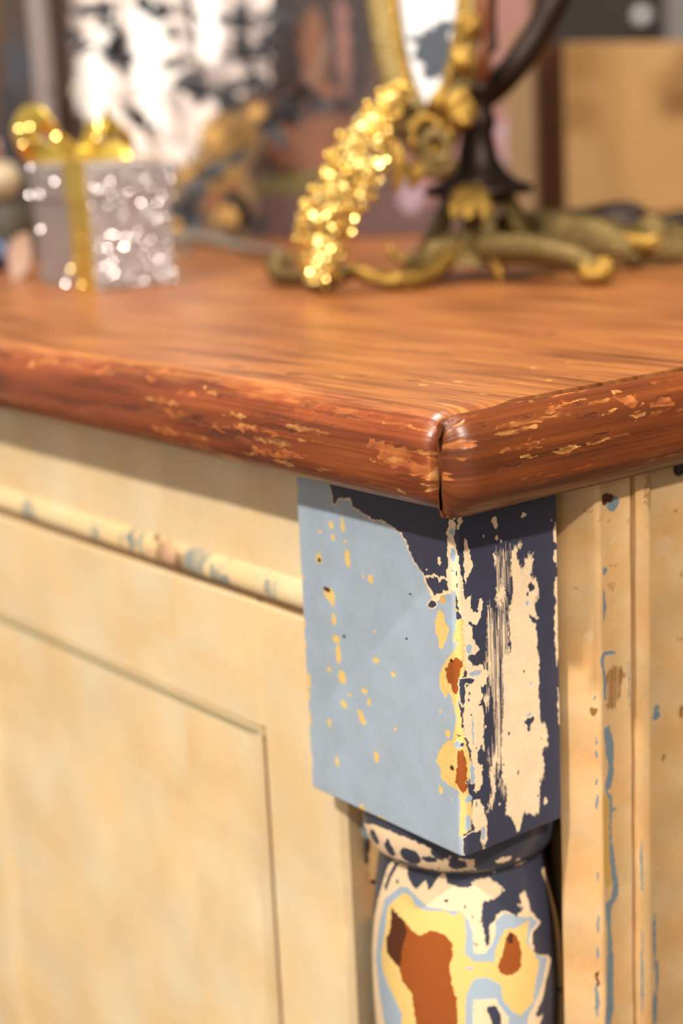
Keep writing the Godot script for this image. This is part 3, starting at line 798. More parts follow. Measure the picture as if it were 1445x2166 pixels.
	fill(block, scaled([1036, 454, 1074, 436, 1069, 488, 1089, 510, 1118, 499, 1108, 461, 1128, 461, 1133, 484, 1117, 534, 1098, 561, 1070, 546, 1053, 533, 1075, 574, 1073, 614, 1101, 647, 1112, 668, 1088, 675, 1059, 677, 1051, 680, 1041, 713, 1029, 711, 1031, 586], 0.66), PAINT.cream, LAYER.cream, 5.0, 0.0, -1.0)
	fill(block, oval(1057, 650, 19, 24, 0.66), PAINT.cream, LAYER.cream, 3.0)
	fill(block, oval(1057, 650, 14, 19, 0.66), PAINT.blue, LAYER.blue, 3.0, 0.0, -1.0, 1.00)
	fill(block, scaled([1037, 668, 1059, 691, 1070, 716, 1098, 727, 1127, 732, 1152, 773, 1139, 810, 1127, 816, 1107, 816, 1123, 861, 1098, 887, 1121, 911, 1122, 953, 1118, 1081, 1098, 1066, 1082, 1080, 1084, 1113, 1106, 1147, 1107, 1218, 1085, 1239, 1070, 1249, 1063, 1214, 1068, 1159, 1055, 1096, 1040, 1031, 1018, 989, 1014, 942, 1023, 880, 1012, 868, 1035, 847, 1032, 797, 1079, 786, 1044, 764, 1034, 725], 0.66), PAINT.cream, LAYER.cream, 5.0, 0.0, -1.0)
	fill(block, oval(1088, 756, 30, 11, 0.66), PAINT.blue, LAYER.blue, 4.0, 0.0, -1.0, 1.00)
	fill(block, oval(1065, 983, 4, 59, 0.66), PAINT.blue, LAYER.blue, 4.0, 0.0, -1.0, 1.00)
	fill(block, grown(scaled([1001, 762, 1022, 760, 1053, 766, 1079, 779, 1067, 790, 1038, 780, 1026, 791, 1031, 815, 1027, 850, 1014, 871, 1004, 848, 1000, 802], 0.66), 4.0), PAINT.cream, LAYER.cream, 3.0)
	fill(block, scaled([1001, 762, 1022, 760, 1053, 766, 1079, 779, 1067, 790, 1038, 780, 1026, 791, 1031, 815, 1027, 850, 1014, 871, 1004, 848, 1000, 802], 0.66), PAINT.navy, LAYER.navy, 3.0, 0.0, -1.0)
	fill(block, oval(1050, 828, 5, 7, 0.66), PAINT.navy, LAYER.navy, 2.0, 0.0, -1.0, 1.00)
	fill(block, oval(1046, 854, 3, 6, 0.66), PAINT.navy, LAYER.navy, 2.0, 0.0, -1.0, 1.00)
	fill(block, scaled([1287, 383, 1295, 322, 1307, 297, 1338, 283, 1353, 295, 1325, 305, 1318, 335, 1335, 379, 1365, 381, 1354, 356, 1385, 340, 1409, 344, 1407, 394, 1388, 417, 1400, 438, 1424, 452, 1436, 486, 1429, 521, 1409, 554, 1426, 608, 1413, 637, 1421, 699, 1424, 807, 1257, 766, 1277, 702, 1274, 619, 1267, 550, 1296, 488, 1297, 430], 0.66), PAINT.cream, LAYER.cream, 5.0, 14.0, -1.0)
	fill(block, scaled([1432, 753, 1425, 892, 1423, 976, 1433, 1055, 1458, 1061, 1470, 1103, 1465, 1164, 1443, 1167, 1433, 1193, 1451, 1237, 1447, 1279, 1421, 1301, 1418, 1407, 1405, 1434, 1225, 1379, 1238, 1266, 1212, 1220, 1213, 1117, 1219, 1025, 1235, 890, 1227, 773, 1241, 707], 0.66), PAINT.cream, LAYER.cream, 5.0, 10.0, -1.0)
	fill(block, scaled([1208, 429, 1238, 426, 1254, 479, 1259, 503, 1235, 507, 1218, 503, 1200, 490], 0.66), PAINT.cream, LAYER.cream, 5.0, 30.0, -1.0)
	fill(block, scaled([1148, 550, 1182, 522, 1205, 518, 1234, 542, 1264, 549, 1263, 768, 1174, 746, 1142, 652, 1155, 606], 0.66), PAINT.cream, LAYER.cream, 5.0, 60.0, 112.0)
	fill(block, scaled([1213, 292, 1242, 294, 1295, 331, 1297, 448, 1208, 447, 1199, 356], 0.66), PAINT.cream, LAYER.cream, 4.0, 40.0, 150.0)
	fill(block, scaled([1129, 681, 1235, 706, 1230, 856, 1219, 997, 1222, 1119, 1171, 1199, 1136, 1142, 1188, 1044, 1169, 896, 1149, 776], 0.66), PAINT.cream, LAYER.cream, 5.0, 50.0, 122.0)
	fill(block, scaled([1135, 837, 1153, 850, 1157, 888, 1139, 911, 1128, 876], 0.66), PAINT.cream, LAYER.cream, 4.0, 30.0, -1.0)
	fill(block, scaled([1161, 1130, 1186, 1100, 1197, 1140, 1171, 1199, 1174, 1289, 1148, 1329, 1123, 1345, 1143, 1304, 1160, 1247, 1141, 1195], 0.66), PAINT.cream, LAYER.cream, 4.0, 20.0, -1.0)
	fill(block, scaled([1182, 1202, 1230, 1240, 1235, 1284, 1211, 1263], 0.66), PAINT.cream, LAYER.cream, 4.0, 40.0, 120.0)
	fill(block, oval(1195, 1331, 5, 5, 0.66), PAINT.cream, LAYER.cream, 2.0, 0.0, -1.0, 1.00)
	fill(block, oval(1130, 986, 4, 7, 0.66), PAINT.cream, LAYER.cream, 2.0, 0.0, -1.0, 1.00)
	fill(block, scaled([1077, 677, 1106, 680, 1129, 694, 1130, 726, 1104, 722, 1081, 721, 1059, 700], 0.66), PAINT.navy, LAYER.navy, 5.0, 0.0, -1.0)
	fill(block, scaled([1076, 459, 1091, 453, 1113, 480, 1106, 509, 1083, 509, 1070, 484], 0.66), PAINT.navy, LAYER.navy, 4.0, 0.0, -1.0)
	fill(block, oval(1392, 474, 17, 17, 0.66), PAINT.navy, LAYER.navy, 5.0, 0.0, -1.0, 1.00)
	fill(block, scaled([1381, 580, 1390, 591, 1426, 613, 1441, 630, 1438, 638, 1395, 615], 0.66), PAINT.navy, LAYER.navy, 4.0, 0.0, -1.0)
	fill(block, scaled([1335, 1019, 1353, 1014, 1391, 1010, 1393, 1030, 1378, 1040, 1374, 1062, 1358, 1072, 1356, 1043], 0.66), PAINT.navy, LAYER.navy, 4.0, 0.0, -1.0)
	fill(block, oval(1366, 998, 17, 5, 0.66), PAINT.blue, LAYER.blue, 3.0, 0.0, -1.0, 1.00)
	fill(block, oval(1379, 870, 4, 10, 0.66), PAINT.blue, LAYER.blue, 3.0, 0.0, -1.0, 1.00)
	fill(block, oval(1369, 535, 8, 10, 0.66), PAINT.blue, LAYER.blue, 3.0, 0.0, -1.0, 1.00)
	fill(block, oval(1173, 578, 10, 8, 0.66), PAINT.blue, LAYER.blue, 3.0, 0.0, -1.0, 1.00)
	fill(block, scaled([1246, 1275, 1231, 1378, 1270, 1427, 1281, 1466, 1298, 1481, 1330, 1395, 1382, 1438, 1419, 1399, 1421, 1309], 0.66), PAINT.cream, LAYER.cream, 4.0, 0.0, -1.0)
	fill(block, scaled([1054, 1271, 1092, 1278, 1108, 1323, 1123, 1381, 1125, 1471, 1108, 1479, 1086, 1441, 1093, 1407, 1060, 1406, 1045, 1339], 0.66), PAINT.cream, LAYER.cream, 4.0, 0.0, -1.0)
	fill(block, oval(1103, 1426, 10, 30, 0.66), PAINT.blue, LAYER.blue, 3.0, 0.0, -1.0, 1.00)
	fill(block, grown(scaled([998, 1415, 1037, 1403, 1093, 1412, 1084, 1449, 1102, 1491, 1072, 1521, 1006, 1504, 994, 1465], 0.66), 3.0), PAINT.cream, LAYER.cream, 3.0)
	fill(block, scaled([998, 1415, 1037, 1403, 1093, 1412, 1084, 1449, 1102, 1491, 1072, 1521, 1006, 1504, 994, 1465], 0.66), PAINT.navy, LAYER.navy, 3.0, 0.0, -1.0)
	fill(block, scaled([1075, 1527, 1107, 1492, 1153, 1498, 1169, 1521, 1134, 1542, 1089, 1540], 0.66), PAINT.cream, LAYER.cream, 3.0, 0.0, -1.0)
	fill(block, scaled([1186, 1524, 1221, 1511, 1268, 1508, 1362, 1512, 1446, 1523, 1433, 1535, 1302, 1537, 1209, 1545, 1186, 1536], 0.66), PAINT.cream, LAYER.cream, 3.0, 0.0, -1.0)
	fill(block, oval(1488, 1522, 18, 9, 0.66), PAINT.cream, LAYER.cream, 3.0, 0.0, -1.0, 1.00)
	fill(block, oval(1448, 1394, 10, 16, 0.66), PAINT.cream, LAYER.cream, 3.0, 0.0, -1.0, 1.00)
	fill(block, scaled([1531, 232, 1537, 270, 1545, 303, 1542, 330, 1520, 307, 1518, 284], 0.66), PAINT.cream, LAYER.cream, 4.0, 0.0, -1.0)
	fill(block, scaled([1526, 349, 1538, 347, 1544, 389, 1549, 446, 1537, 406, 1519, 389], 0.66), PAINT.cream, LAYER.cream, 4.0, 0.0, -1.0)
	fill(block, scaled([1523, 463, 1542, 458, 1547, 501, 1542, 588, 1536, 703, 1538, 797, 1528, 814, 1520, 723, 1519, 629, 1530, 562, 1522, 528], 0.66), PAINT.cream, LAYER.cream, 4.0, 0.0, -1.0)
	fill(block, scaled([1522, 775, 1538, 788, 1527, 837, 1525, 813], 0.66), PAINT.cream, LAYER.cream, 3.0, 0.0, -1.0)
	fill(block, scaled([1532, 919, 1540, 968, 1562, 1012, 1558, 1031, 1542, 1045, 1544, 1104, 1531, 1071, 1530, 990], 0.66), PAINT.cream, LAYER.cream, 3.0, 0.0, -1.0)
	fill(block, oval(1450, 1396, 10, 14, 0.66), PAINT.cream, LAYER.cream, 3.0, 0.0, -1.0, 1.00)
	fill(block, oval(1547, 1211, 5, 33, 0.66), PAINT.cream, LAYER.cream, 3.0, 0.0, -1.0, 1.00)
	flecks(block, Vector2(690, 20), Vector2(1010, 970), 22, 2.8)
	mottle(block, 0.03, 0.02, 0.03, 61)
	var block_m := mat(Color.WHITE, 0.36, 0.0, 0.5)
	block_m.albedo_texture = color_map(block)
	block_m.heightmap_enabled = true
	block_m.heightmap_texture = layer_map(block, 1)
	block_m.heightmap_scale = 0.03
	put("post_block", post_mesh(), block_m, cab)
	var column := Canvas.new(2048, 1180, PAINT.navy, LAYER.navy)
	fill(column, scaled([1961, 129, 1751, 53, 1649, 47, 1546, 55, 1447, 83, 1366, 117, 1285, 130, 1276, 186, 1327, 189, 1409, 196, 1494, 189, 1588, 175, 1704, 183, 1842, 192, 1961, 187], 0.787), PAINT.cream, LAYER.cream, 4.0, 0.0, -1.0)
	fill(column, oval(1773, 120, 38, 35, 0.787), PAINT.navy, LAYER.navy, 5.0, 0.0, -1.0, 1.00)
	fill(column, oval(1665, 138, 29, 34, 0.787), PAINT.navy, LAYER.navy, 5.0, 0.0, -1.0, 1.00)
	fill(column, oval(1667, 108, 13, 22, 0.787), PAINT.navy, LAYER.navy, 5.0, 0.0, -1.0, 1.00)
	fill(column, oval(1555, 139, 51, 38, 0.787), PAINT.navy, LAYER.navy, 5.0, 0.0, -1.0, 1.00)
	fill(column, oval(1420, 97, 37, 37, 0.787), PAINT.navy, LAYER.navy, 5.0, 0.0, -1.0, 1.00)
	fill(column, oval(1351, 155, 40, 24, 0.787), PAINT.navy, LAYER.navy, 5.0, 0.0, -1.0, 1.00)
	fill(column, oval(1470, 135, 32, 15, 0.787), PAINT.navy, LAYER.navy, 5.0, 0.0, -1.0, 1.00)
	fill(column, oval(1365, 127, 20, 15, 0.787), PAINT.navy, LAYER.navy, 5.0, 0.0, -1.0, 1.00)
	fill(column, oval(1157, 152, 34, 15, 0.787), PAINT.cream, LAYER.cream, 5.0, 0.0, -1.0, 1.00)
	fill(column, oval(1010, 224, 38, 13, 0.787), PAINT.cream, LAYER.cream, 5.0, 0.0, -1.0, 1.00)
	fill(column, oval(1078, 174, 11, 7, 0.787), PAINT.cream, LAYER.cream, 5.0, 0.0, -1.0, 1.00)
	fill(column, scaled([1961, 1147, 1962, 902, 1962, 781, 1869, 495, 1809, 351, 1781, 269, 1715, 212, 1635, 189, 1631, 238, 1619, 279, 1569, 311, 1519, 266, 1498, 307, 1453, 244, 1420, 224, 1411, 263, 1350, 283, 1267, 253, 1204, 251, 1160, 282, 1126, 312, 1185, 344, 1239, 346, 1250, 378, 1256, 422, 1247, 468, 1239, 543, 1222, 528, 1220, 449, 1192, 432, 1186, 410, 1140, 398, 1079, 438, 1038, 418, 1050, 357, 1014, 347, 999, 398, 993, 446, 931, 517, 995, 536, 1005, 590, 965, 653, 880, 692, 867, 722, 920, 790, 952, 856, 1006, 914, 990, 933, 955, 937, 974, 973, 1009, 996], 0.787), PAINT.cream, LAYER.cream, 4.0, 0.0, -1.0)
	fill(column, scaled([1716, 221, 1690, 223, 1741, 311, 1767, 379, 1790, 365], 0.787), PAINT.navy, LAYER.navy, 3.0, 0.0, -1.0)
	fill(column, oval(1687, 310, 9, 11, 0.787), PAINT.navy, LAYER.navy, 3.0, 0.0, -1.0, 1.00)
	fill(column, oval(1604, 261, 15, 11, 0.787), PAINT.navy, LAYER.navy, 3.0, 0.0, -1.0, 1.00)
	fill(column, oval(1319, 272, 34, 11, 0.787), PAINT.navy, LAYER.navy, 3.0, 0.0, -1.0, 1.00)
	fill(column, oval(1413, 340, 9, 6, 0.787), PAINT.navy, LAYER.navy, 3.0, 0.0, -1.0, 1.00)
	fill(column, scaled([1807, 535, 1770, 415, 1665, 328, 1621, 314, 1558, 342, 1501, 375, 1425, 375, 1343, 383, 1313, 417, 1295, 486, 1297, 565, 1245, 570, 1200, 521, 1187, 433, 1141, 409, 1066, 448, 993, 468, 951, 509, 1011, 530, 1027, 570, 998, 638, 905, 692, 950, 787, 1005, 856, 1051, 908, 1060, 975, 1767, 1038, 1794, 931, 1825, 828, 1852, 723], 0.787), PAINT.blue, LAYER.blue, 3.0, 0.0, -1.0)
	fill(column, scaled([1741, 437, 1636, 341, 1595, 346, 1566, 383, 1501, 392, 1425, 381, 1374, 400, 1353, 383, 1333, 400, 1325, 462, 1333, 563, 1298, 599, 1203, 611, 1201, 566, 1166, 505, 1142, 477, 1094, 490, 1009, 474, 1026, 524, 1042, 564, 966, 687, 1002, 776, 1020, 850, 1091, 887, 1128, 858, 1174, 789, 1183, 718, 1247, 672, 1300, 678, 1333, 746, 1343, 919, 1655, 986, 1636, 895, 1694, 825, 1766, 751, 1787, 679, 1754, 558], 0.787), PAINT.yellow, LAYER.yellow, 3.0, 0.0, -1.0)
	fill(column, scaled([1712, 431, 1628, 464, 1577, 494, 1541, 507, 1471, 471, 1418, 487, 1388, 519, 1385, 575, 1402, 633, 1389, 724, 1375, 769, 1374, 919, 1559, 951, 1577, 782, 1628, 740, 1654, 680, 1736, 644, 1742, 588, 1710, 528], 0.787), PAINT.wood, LAYER.wood, 4.0, 0.0, -1.0)
	fill(column, scaled([1712, 431, 1628, 464, 1605, 502, 1635, 604, 1639, 675, 1685, 669, 1736, 644, 1742, 588, 1710, 528], 0.787), PAINT.umber, LAYER.umber, 4.0, 0.0, -1.0)
	fill(column, scaled([1125, 493, 1088, 526, 1071, 600, 1079, 666, 1124, 692, 1176, 673, 1192, 636, 1169, 595, 1150, 531], 0.787), PAINT.wood, LAYER.wood, 4.0, 0.0, -1.0)
	fill(column, oval(1123, 526, 14, 27, 0.787), PAINT.umber, LAYER.umber, 4.0, 0.0, -1.0, 1.00)
	fill(column, scaled([1333, 746, 1300, 690, 1237, 685, 1183, 718, 1174, 800, 1128, 858, 1091, 893, 1106, 970, 1343, 930], 0.787), PAINT.blue, LAYER.blue, 3.0, 0.0, -1.0)
	fill(column, scaled([1302, 772, 1207, 776, 1186, 821, 1153, 875, 1149, 957, 1312, 931], 0.787), PAINT.cream, LAYER.cream, 4.0, 0.0, -1.0)
	fill(column, scaled([1251, 809, 1208, 810, 1187, 855, 1187, 948, 1217, 942, 1231, 870], 0.787), PAINT.navy, LAYER.navy, 3.0, 0.0, -1.0)
	fill(column, oval(1314, 629, 18, 7, 0.787), PAINT.blue, LAYER.blue, 3.0, 0.0, -1.0, 1.00)
	fill(column, oval(966, 605, 29, 45, 0.787), PAINT.navy, LAYER.navy, 3.0, 0.0, -1.0, 1.00)
	flecks(column, Vector2(760, 140), Vector2(1420, 620), 60, 4.0)
	var column_m := mat(Color.WHITE, 0.34, 0.0, 0.5)
	column_m.albedo_texture = color_map(column)
	column_m.heightmap_enabled = true
	column_m.heightmap_texture = layer_map(column, 2)
	column_m.heightmap_scale = 0.03
	var turned := []
	for q in [[0.030, 0.7365], [0.0405, 0.7350], [0.0424, 0.7318], [0.0429, 0.7275], [0.0425, 0.7230], [0.0412, 0.7185], [0.0392, 0.7150], [0.0362, 0.7130]]: turned.append(Vector2(q[0], q[1]))
	var collar := put("collar", lathe(turned, 72, 0.0, 0.735 - 0.1499, 0.735), column_m, cab)
	var shaft := []
	for q in [[0.0345, 0.7155], [0.0350, 0.7115], [0.0366, 0.7050], [0.0386, 0.6930], [0.0402, 0.6780], [0.0411, 0.6620], [0.0414, 0.6480], [0.0412, 0.6340], [0.0405, 0.6200], [0.0394, 0.6050], [0.0380, 0.5900], [0.0350, 0.5600], [0.0310, 0.5200], [0.0280, 0.4700], [0.0270, 0.4200], [0.0270, 0.06]]: shaft.append(Vector2(q[0], q[1]))
	var turned_column := put("turned_column", lathe(shaft, 72, 0.0, 0.735 - 0.1499, 0.735), column_m, cab)
	for o in [collar, turned_column]:
		o.position = Vector3(-0.0516, 0, -0.0446)
		o.rotation.y = deg_to_rad(143.0)
	# cream filler run down between the column and the side board
	var run := []
	for q in [[-0.0215, 0.7028, -0.0609], [-0.0215, 0.6944, -0.0635], [-0.0215, 0.6791, -0.0689], [-0.0215, 0.6617, -0.0726], [-0.0215, 0.6385, -0.0748], [-0.0215, 0.6175, -0.0746], [-0.0215, 0.5948, -0.0723]]: run.append(Vector3(q[0], q[1], q[2]))
	put("filler_bead", tube(curve(run, 5), [0.0034, 0.0030, 0.0022, 0.0022, 0.0028], 10), mat(rgb(232, 196, 142), 0.45), cab)

	# ------------------------------------------------------------ the worktop
	var plank := wood(1536, 1536, rgb(90, 49, 23), rgb(143, 84, 42), rgb(174, 114, 62), 71)
	tint_rows(plank, 1178, 1536, rgb(224, 180, 166), 30)
	fill(plank, scaled([1462, 1232, 1469, 1229, 1484, 1227, 1483, 1235, 1471, 1239, 1464, 1238], 1.0), PAINT.oak, LAYER.oak, 5.0, 0.0, -1.0, 0.62)
	fill(plank, scaled([1476, 1249, 1482, 1235, 1493, 1230, 1504, 1231, 1511, 1238, 1509, 1249, 1527, 1249, 1532, 1238, 1535, 1247, 1538, 1261, 1539, 1274, 1532, 1281, 1527, 1273, 1520, 1269, 1513, 1263, 1503, 1263, 1492, 1265, 1483, 1261], 1.0), PAINT.oak, LAYER.oak, 6.0, 0.0, -1.0, 0.62)
	fill(plank, scaled([1532, 1247, 1537, 1254, 1539, 1274, 1534, 1295, 1529, 1293, 1527, 1276, 1533, 1267], 1.0), PAINT.straw, LAYER.straw, 6.0, 0.0, -1.0, 0.62)
	fill(plank, oval(1498, 1304, 5, 3, 1.0), PAINT.straw, LAYER.straw, 5.0, 0.0, -1.0, 0.62)
	fill(plank, oval(1536, 1229, 3, 4, 1.0), PAINT.straw, LAYER.straw, 5.0, 0.0, -1.0, 0.62)
	fill(plank, oval(1471, 1261, 3, 3, 1.0), PAINT.straw, LAYER.straw, 5.0, 0.0, -1.0, 0.62)
	fill(plank, oval(1499, 1322, 8, 5, 1.0), PAINT.straw, LAYER.straw, 5.0, 0.0, -1.0, 0.62)
	fill(plank, oval(1302, 1248, 20, 5, 1.0), PAINT.oak, LAYER.oak, 6.0, 0.0, -1.0, 0.62)
	fill(plank, oval(1339, 1248, 13, 4, 1.0), PAINT.oak, LAYER.oak, 6.0, 0.0, -1.0, 0.62)
	fill(plank, oval(1385, 1250, 8, 3, 1.0), PAINT.oak, LAYER.oak, 6.0, 0.0, -1.0, 0.62)
	fill(plank, oval(1326, 1284, 16, 5, 1.0), PAINT.oak, LAYER.oak, 6.0, 0.0, -1.0, 0.62)
	fill(plank, oval(1352, 1286, 16, 4, 1.0), PAINT.oak, LAYER.oak, 6.0, 0.0, -1.0, 0.62)
	fill(plank, oval(1205, 1250, 11, 4, 1.0), PAINT.oak, LAYER.oak, 6.0, 0.0, -1.0, 0.62)
	fill(plank, oval(1256, 1260, 21, 3, 1.0), PAINT.oak, LAYER.oak, 6.0, 0.0, -1.0, 0.62)
	fill(plank, oval(1179, 1283, 20, 7, 1.0), PAINT.oak, LAYER.oak, 6.0, 0.0, -1.0, 0.62)
	fill(plank, oval(1230, 1303, 16, 6, 1.0), PAINT.oak, LAYER.oak, 6.0, 0.0, -1.0, 0.62)
	fill(plank, oval(1059, 1188, 10, 7, 1.0), PAINT.oak, LAYER.oak, 6.0, 0.0, -1.0, 0.62)
	fill(plank, oval(1144, 1189, 8, 5, 1.0), PAINT.oak, LAYER.oak, 6.0, 0.0, -1.0, 0.62)
	fill(plank, oval(1270, 1319, 17, 12, 1.0), PAINT.oak, LAYER.oak, 6.0, 0.0, -1.0, 0.62)
	fill(plank, oval(1369, 1277, 19, 3, 1.0), PAINT.oak, LAYER.oak, 6.0, 0.0, -1.0, 0.62)
	fill(plank, oval(1307, 1245, 11, 3, 1.0), PAINT.straw, LAYER.straw, 5.0, 0.0, -1.0, 0.62)
	fill(plank, oval(1325, 1262, 10, 3, 1.0), PAINT.straw, LAYER.straw, 5.0, 0.0, -1.0, 0.62)
	fill(plank, oval(1351, 1265, 12, 3, 1.0), PAINT.straw, LAYER.straw, 5.0, 0.0, -1.0, 0.62)
	fill(plank, oval(1383, 1250, 6, 3, 1.0), PAINT.straw, LAYER.straw, 5.0, 0.0, -1.0, 0.62)
	fill(plank, oval(1353, 1299, 17, 3, 1.0), PAINT.straw, LAYER.straw, 5.0, 0.0, -1.0, 0.62)
	fill(plank, oval(1308, 1294, 13, 3, 1.0), PAINT.straw, LAYER.straw, 5.0, 0.0, -1.0, 0.62)
	fill(plank, oval(1236, 1189, 4, 3, 1.0), PAINT.straw, LAYER.straw, 5.0, 0.0, -1.0, 0.62)
	fill(plank, oval(1292, 1230, 16, 3, 1.0), PAINT.straw, LAYER.straw, 5.0, 0.0, -1.0, 0.62)
	fill(plank, oval(1250, 1198, 9, 3, 1.0), PAINT.straw, LAYER.straw, 5.0, 0.0, -1.0, 0.62)
	fill(plank, oval(1365, 1293, 11, 3, 1.0), PAINT.umber, LAYER.umber, 6.0, 0.0, -1.0, 0.62)
	fill(plank, oval(1296, 1322, 3, 5, 1.0), PAINT.umber, LAYER.umber, 6.0, 0.0, -1.0, 0.62)
	fill(plank, oval(1178, 1238, 30, 3, 1.0), PAINT.umber, LAYER.umber, 6.0, 0.0, -1.0, 0.62)
	fill(plank, oval(1125, 1254, 24, 3, 1.0), PAINT.umber, LAYER.umber, 6.0, 0.0, -1.0, 0.62)
	fill(plank, oval(1227, 1249, 18, 3, 1.0), PAINT.umber, LAYER.umber, 6.0, 0.0, -1.0, 0.62)
	fill(plank, oval(1352, 1236, 28, 3, 1.0), PAINT.umber, LAYER.umber, 6.0, 0.0, -1.0, 0.62)
	fill(plank, oval(1135, 1329, 13, 3, 1.0), PAINT.umber, LAYER.umber, 6.0, 0.0, -1.0, 0.62)
	fill(plank, oval(1047, 1260, 27, 3, 1.0), PAINT.umber, LAYER.umber, 6.0, 0.0, -1.0, 0.62)
	fill(plank, oval(986, 1265, 23, 4, 1.0), PAINT.umber, LAYER.umber, 6.0, 0.0, -1.0, 0.62)
	fill(plank, oval(1273, 1270, 21, 3, 1.0), PAINT.umber, LAYER.umber, 6.0, 0.0, -1.0, 0.62)
	fill(plank, oval(1345, 1140, 3, 3, 1.0), PAINT.oak, LAYER.oak, 2.0, 0.0, -1.0, 0.62)
	fill(plank, oval(1292, 1066, 10, 10, 1.0), PAINT.umber, LAYER.umber, 6.0, 0.0, -1.0, 0.62)
	fill(plank, oval(1292, 1109, 5, 8, 1.0), PAINT.umber, LAYER.umber, 6.0, 0.0, -1.0, 0.62)
	fill(plank, oval(1061, 1011, 6, 16, 1.0), PAINT.umber, LAYER.umber, 6.0, 0.0, -1.0, 0.62)
	fill(plank, oval(1062, 1130, 6, 11, 1.0), PAINT.umber, LAYER.umber, 6.0, 0.0, -1.0, 0.62)
	fill(plank, oval(1209, 1074, 9, 9, 1.0), PAINT.umber, LAYER.umber, 6.0, 0.0, -1.0, 0.62)
	fill(plank, oval(1239, 1179, 19, 3, 1.0), PAINT.umber, LAYER.umber, 6.0, 0.0, -1.0, 0.62)
	fill(plank, oval(1400, 869, 3, 5, 1.0), PAINT.umber, LAYER.umber, 4.0, 0.0, -1.0, 0.62)
	fill(plank, oval(1291, 419, 5, 21, 1.0), PAINT.umber, LAYER.umber, 4.0, 0.0, -1.0, 0.62)
	fill(plank, oval(1301, 865, 3, 6, 1.0), PAINT.umber, LAYER.umber, 4.0, 0.0, -1.0, 0.62)
	fill(plank, oval(1321, 603, 3, 7, 1.0), PAINT.umber, LAYER.umber, 4.0, 0.0, -1.0, 0.62)
	fill(plank, oval(1347, 1012, 6, 7, 1.0), PAINT.umber, LAYER.umber, 4.0, 0.0, -1.0, 0.62)
	fill(plank, oval(1403, 993, 9, 6, 1.0), PAINT.umber, LAYER.umber, 4.0, 0.0, -1.0, 0.62)
	fill(plank, oval(1307, 734, 7, 6, 1.0), PAINT.umber, LAYER.umber, 4.0, 0.0, -1.0, 0.62)
	fill(plank, oval(1437, 772, 3, 5, 1.0), PAINT.straw, LAYER.straw, 3.0, 0.0, -1.0, 0.62)
	fill(plank, oval(1440, 955, 4, 5, 1.0), PAINT.straw, LAYER.straw, 3.0, 0.0, -1.0, 0.62)
	fill(plank, oval(1430, 1015, 4, 5, 1.0), PAINT.straw, LAYER.straw, 3.0, 0.0, -1.0, 0.62)
	fill(plank, oval(1494, 858, 4, 7, 1.0), PAINT.straw, LAYER.straw, 3.0, 0.0, -1.0, 0.62)
	scatter_wear(plank, Vector2(360, 1180), Vector2(1536, 1400), 260, 0.42)
	scatter_wear(plank, Vector2(300, 560), Vector2(1536, 1170), 220, 0.28)
	var plank_m := mat(Color.WHITE, 0.34, 0.0, 0.5)
	plank_m.albedo_texture = color_map(plank)
	plank_m.heightmap_enabled = true
	plank_m.heightmap_texture = layer_map(plank, 1)
	plank_m.heightmap_scale = 0.05
	var front := []
	for q in [[-1.1180, 0.9170], [-0.9380, 0.9170], [-0.7080, 0.9170], [-0.4780, 0.9170], [-0.2480, 0.9170], [-0.1280, 0.9170], [-0.0180, 0.9170], [0.0085, 0.9170], [0.0114, 0.9167], [0.0142, 0.9158], [0.0168, 0.9144], [0.0191, 0.9125], [0.0210, 0.9101], [0.0224, 0.9074], [0.0232, 0.9045], [0.0235, 0.9015], [0.0235, 0.8930], [0.0232, 0.8901], [0.0223, 0.8874], [0.0209, 0.8849], [0.0190, 0.8828], [0.0167, 0.8813], [0.0142, 0.8803], [0.0115, 0.8800], [-0.0300, 0.8800]]: front.append(Vector2(q[0], q[1]))
	var st := []
	for q in [-1.6, -1.2, -0.9, -0.7]: st.append([q, 0.0, 0.0])
	for k in 110: st.append([-0.55 + k * 0.00505, 0.0, 0.00022])
	for q in [[0.0074, 0.0001], [0.0098, 0.0005], [0.0118, 0.0013], [0.0132, 0.0022], [0.0141, 0.0033], [0.0146, 0.0044], [0.0148, 0.0054]]: st.append([q[0], q[1], 0.0])
	var top := thing("worktop", "thick worn reddish-brown wooden top with rounded edges on the counter", "worktop")
	put("top_board", edge_sweep(front, st, true, func(q: Vector2) -> float: return smoothstep(-0.004, 0.016, q.x) * (1.0 if q.y > 0.885 else 0.4), func(a: float, l: float) -> float: return 1.0 - (0.12 + absf(pingpong(l - a - 0.12, 0.23)) if l - a > 0.12 else l - a) / 0.36, func(x: float) -> float: return (x + 0.75) / 0.7655), plank_m, top)
	var strip := wood(1024, 512, rgb(72, 34, 14), rgb(104, 50, 20), rgb(128, 66, 28), 81, 0.6)
	fill(strip, scaled([1019, 110, 1010, 110, 1008, 133, 1024, 127], 1.0), PAINT.oak, LAYER.oak, 4.0, 0.0, -1.0, 0.62)
	fill(strip, scaled([1012, 173, 1002, 171, 989, 183, 997, 190, 1011, 185], 1.0), PAINT.oak, LAYER.oak, 5.0, 0.0, -1.0, 0.62)
	fill(strip, scaled([1028, 182, 1022, 184, 1019, 208, 1024, 213, 1029, 204], 1.0), PAINT.straw, LAYER.straw, 5.0, 0.0, -1.0, 0.62)
	fill(strip, scaled([1019, 232, 1011, 239, 1008, 268, 1019, 262, 1028, 245], 1.0), PAINT.oak, LAYER.oak, 5.0, 0.0, -1.0, 0.62)
	fill(strip, scaled([831, 141, 817, 152, 804, 171, 814, 182, 827, 167], 1.0), PAINT.oak, LAYER.oak, 7.0, 0.0, -1.0, 0.62)
	fill(strip, scaled([823, 197, 805, 191, 800, 201, 816, 208], 1.0), PAINT.straw, LAYER.straw, 6.0, 0.0, -1.0, 0.62)
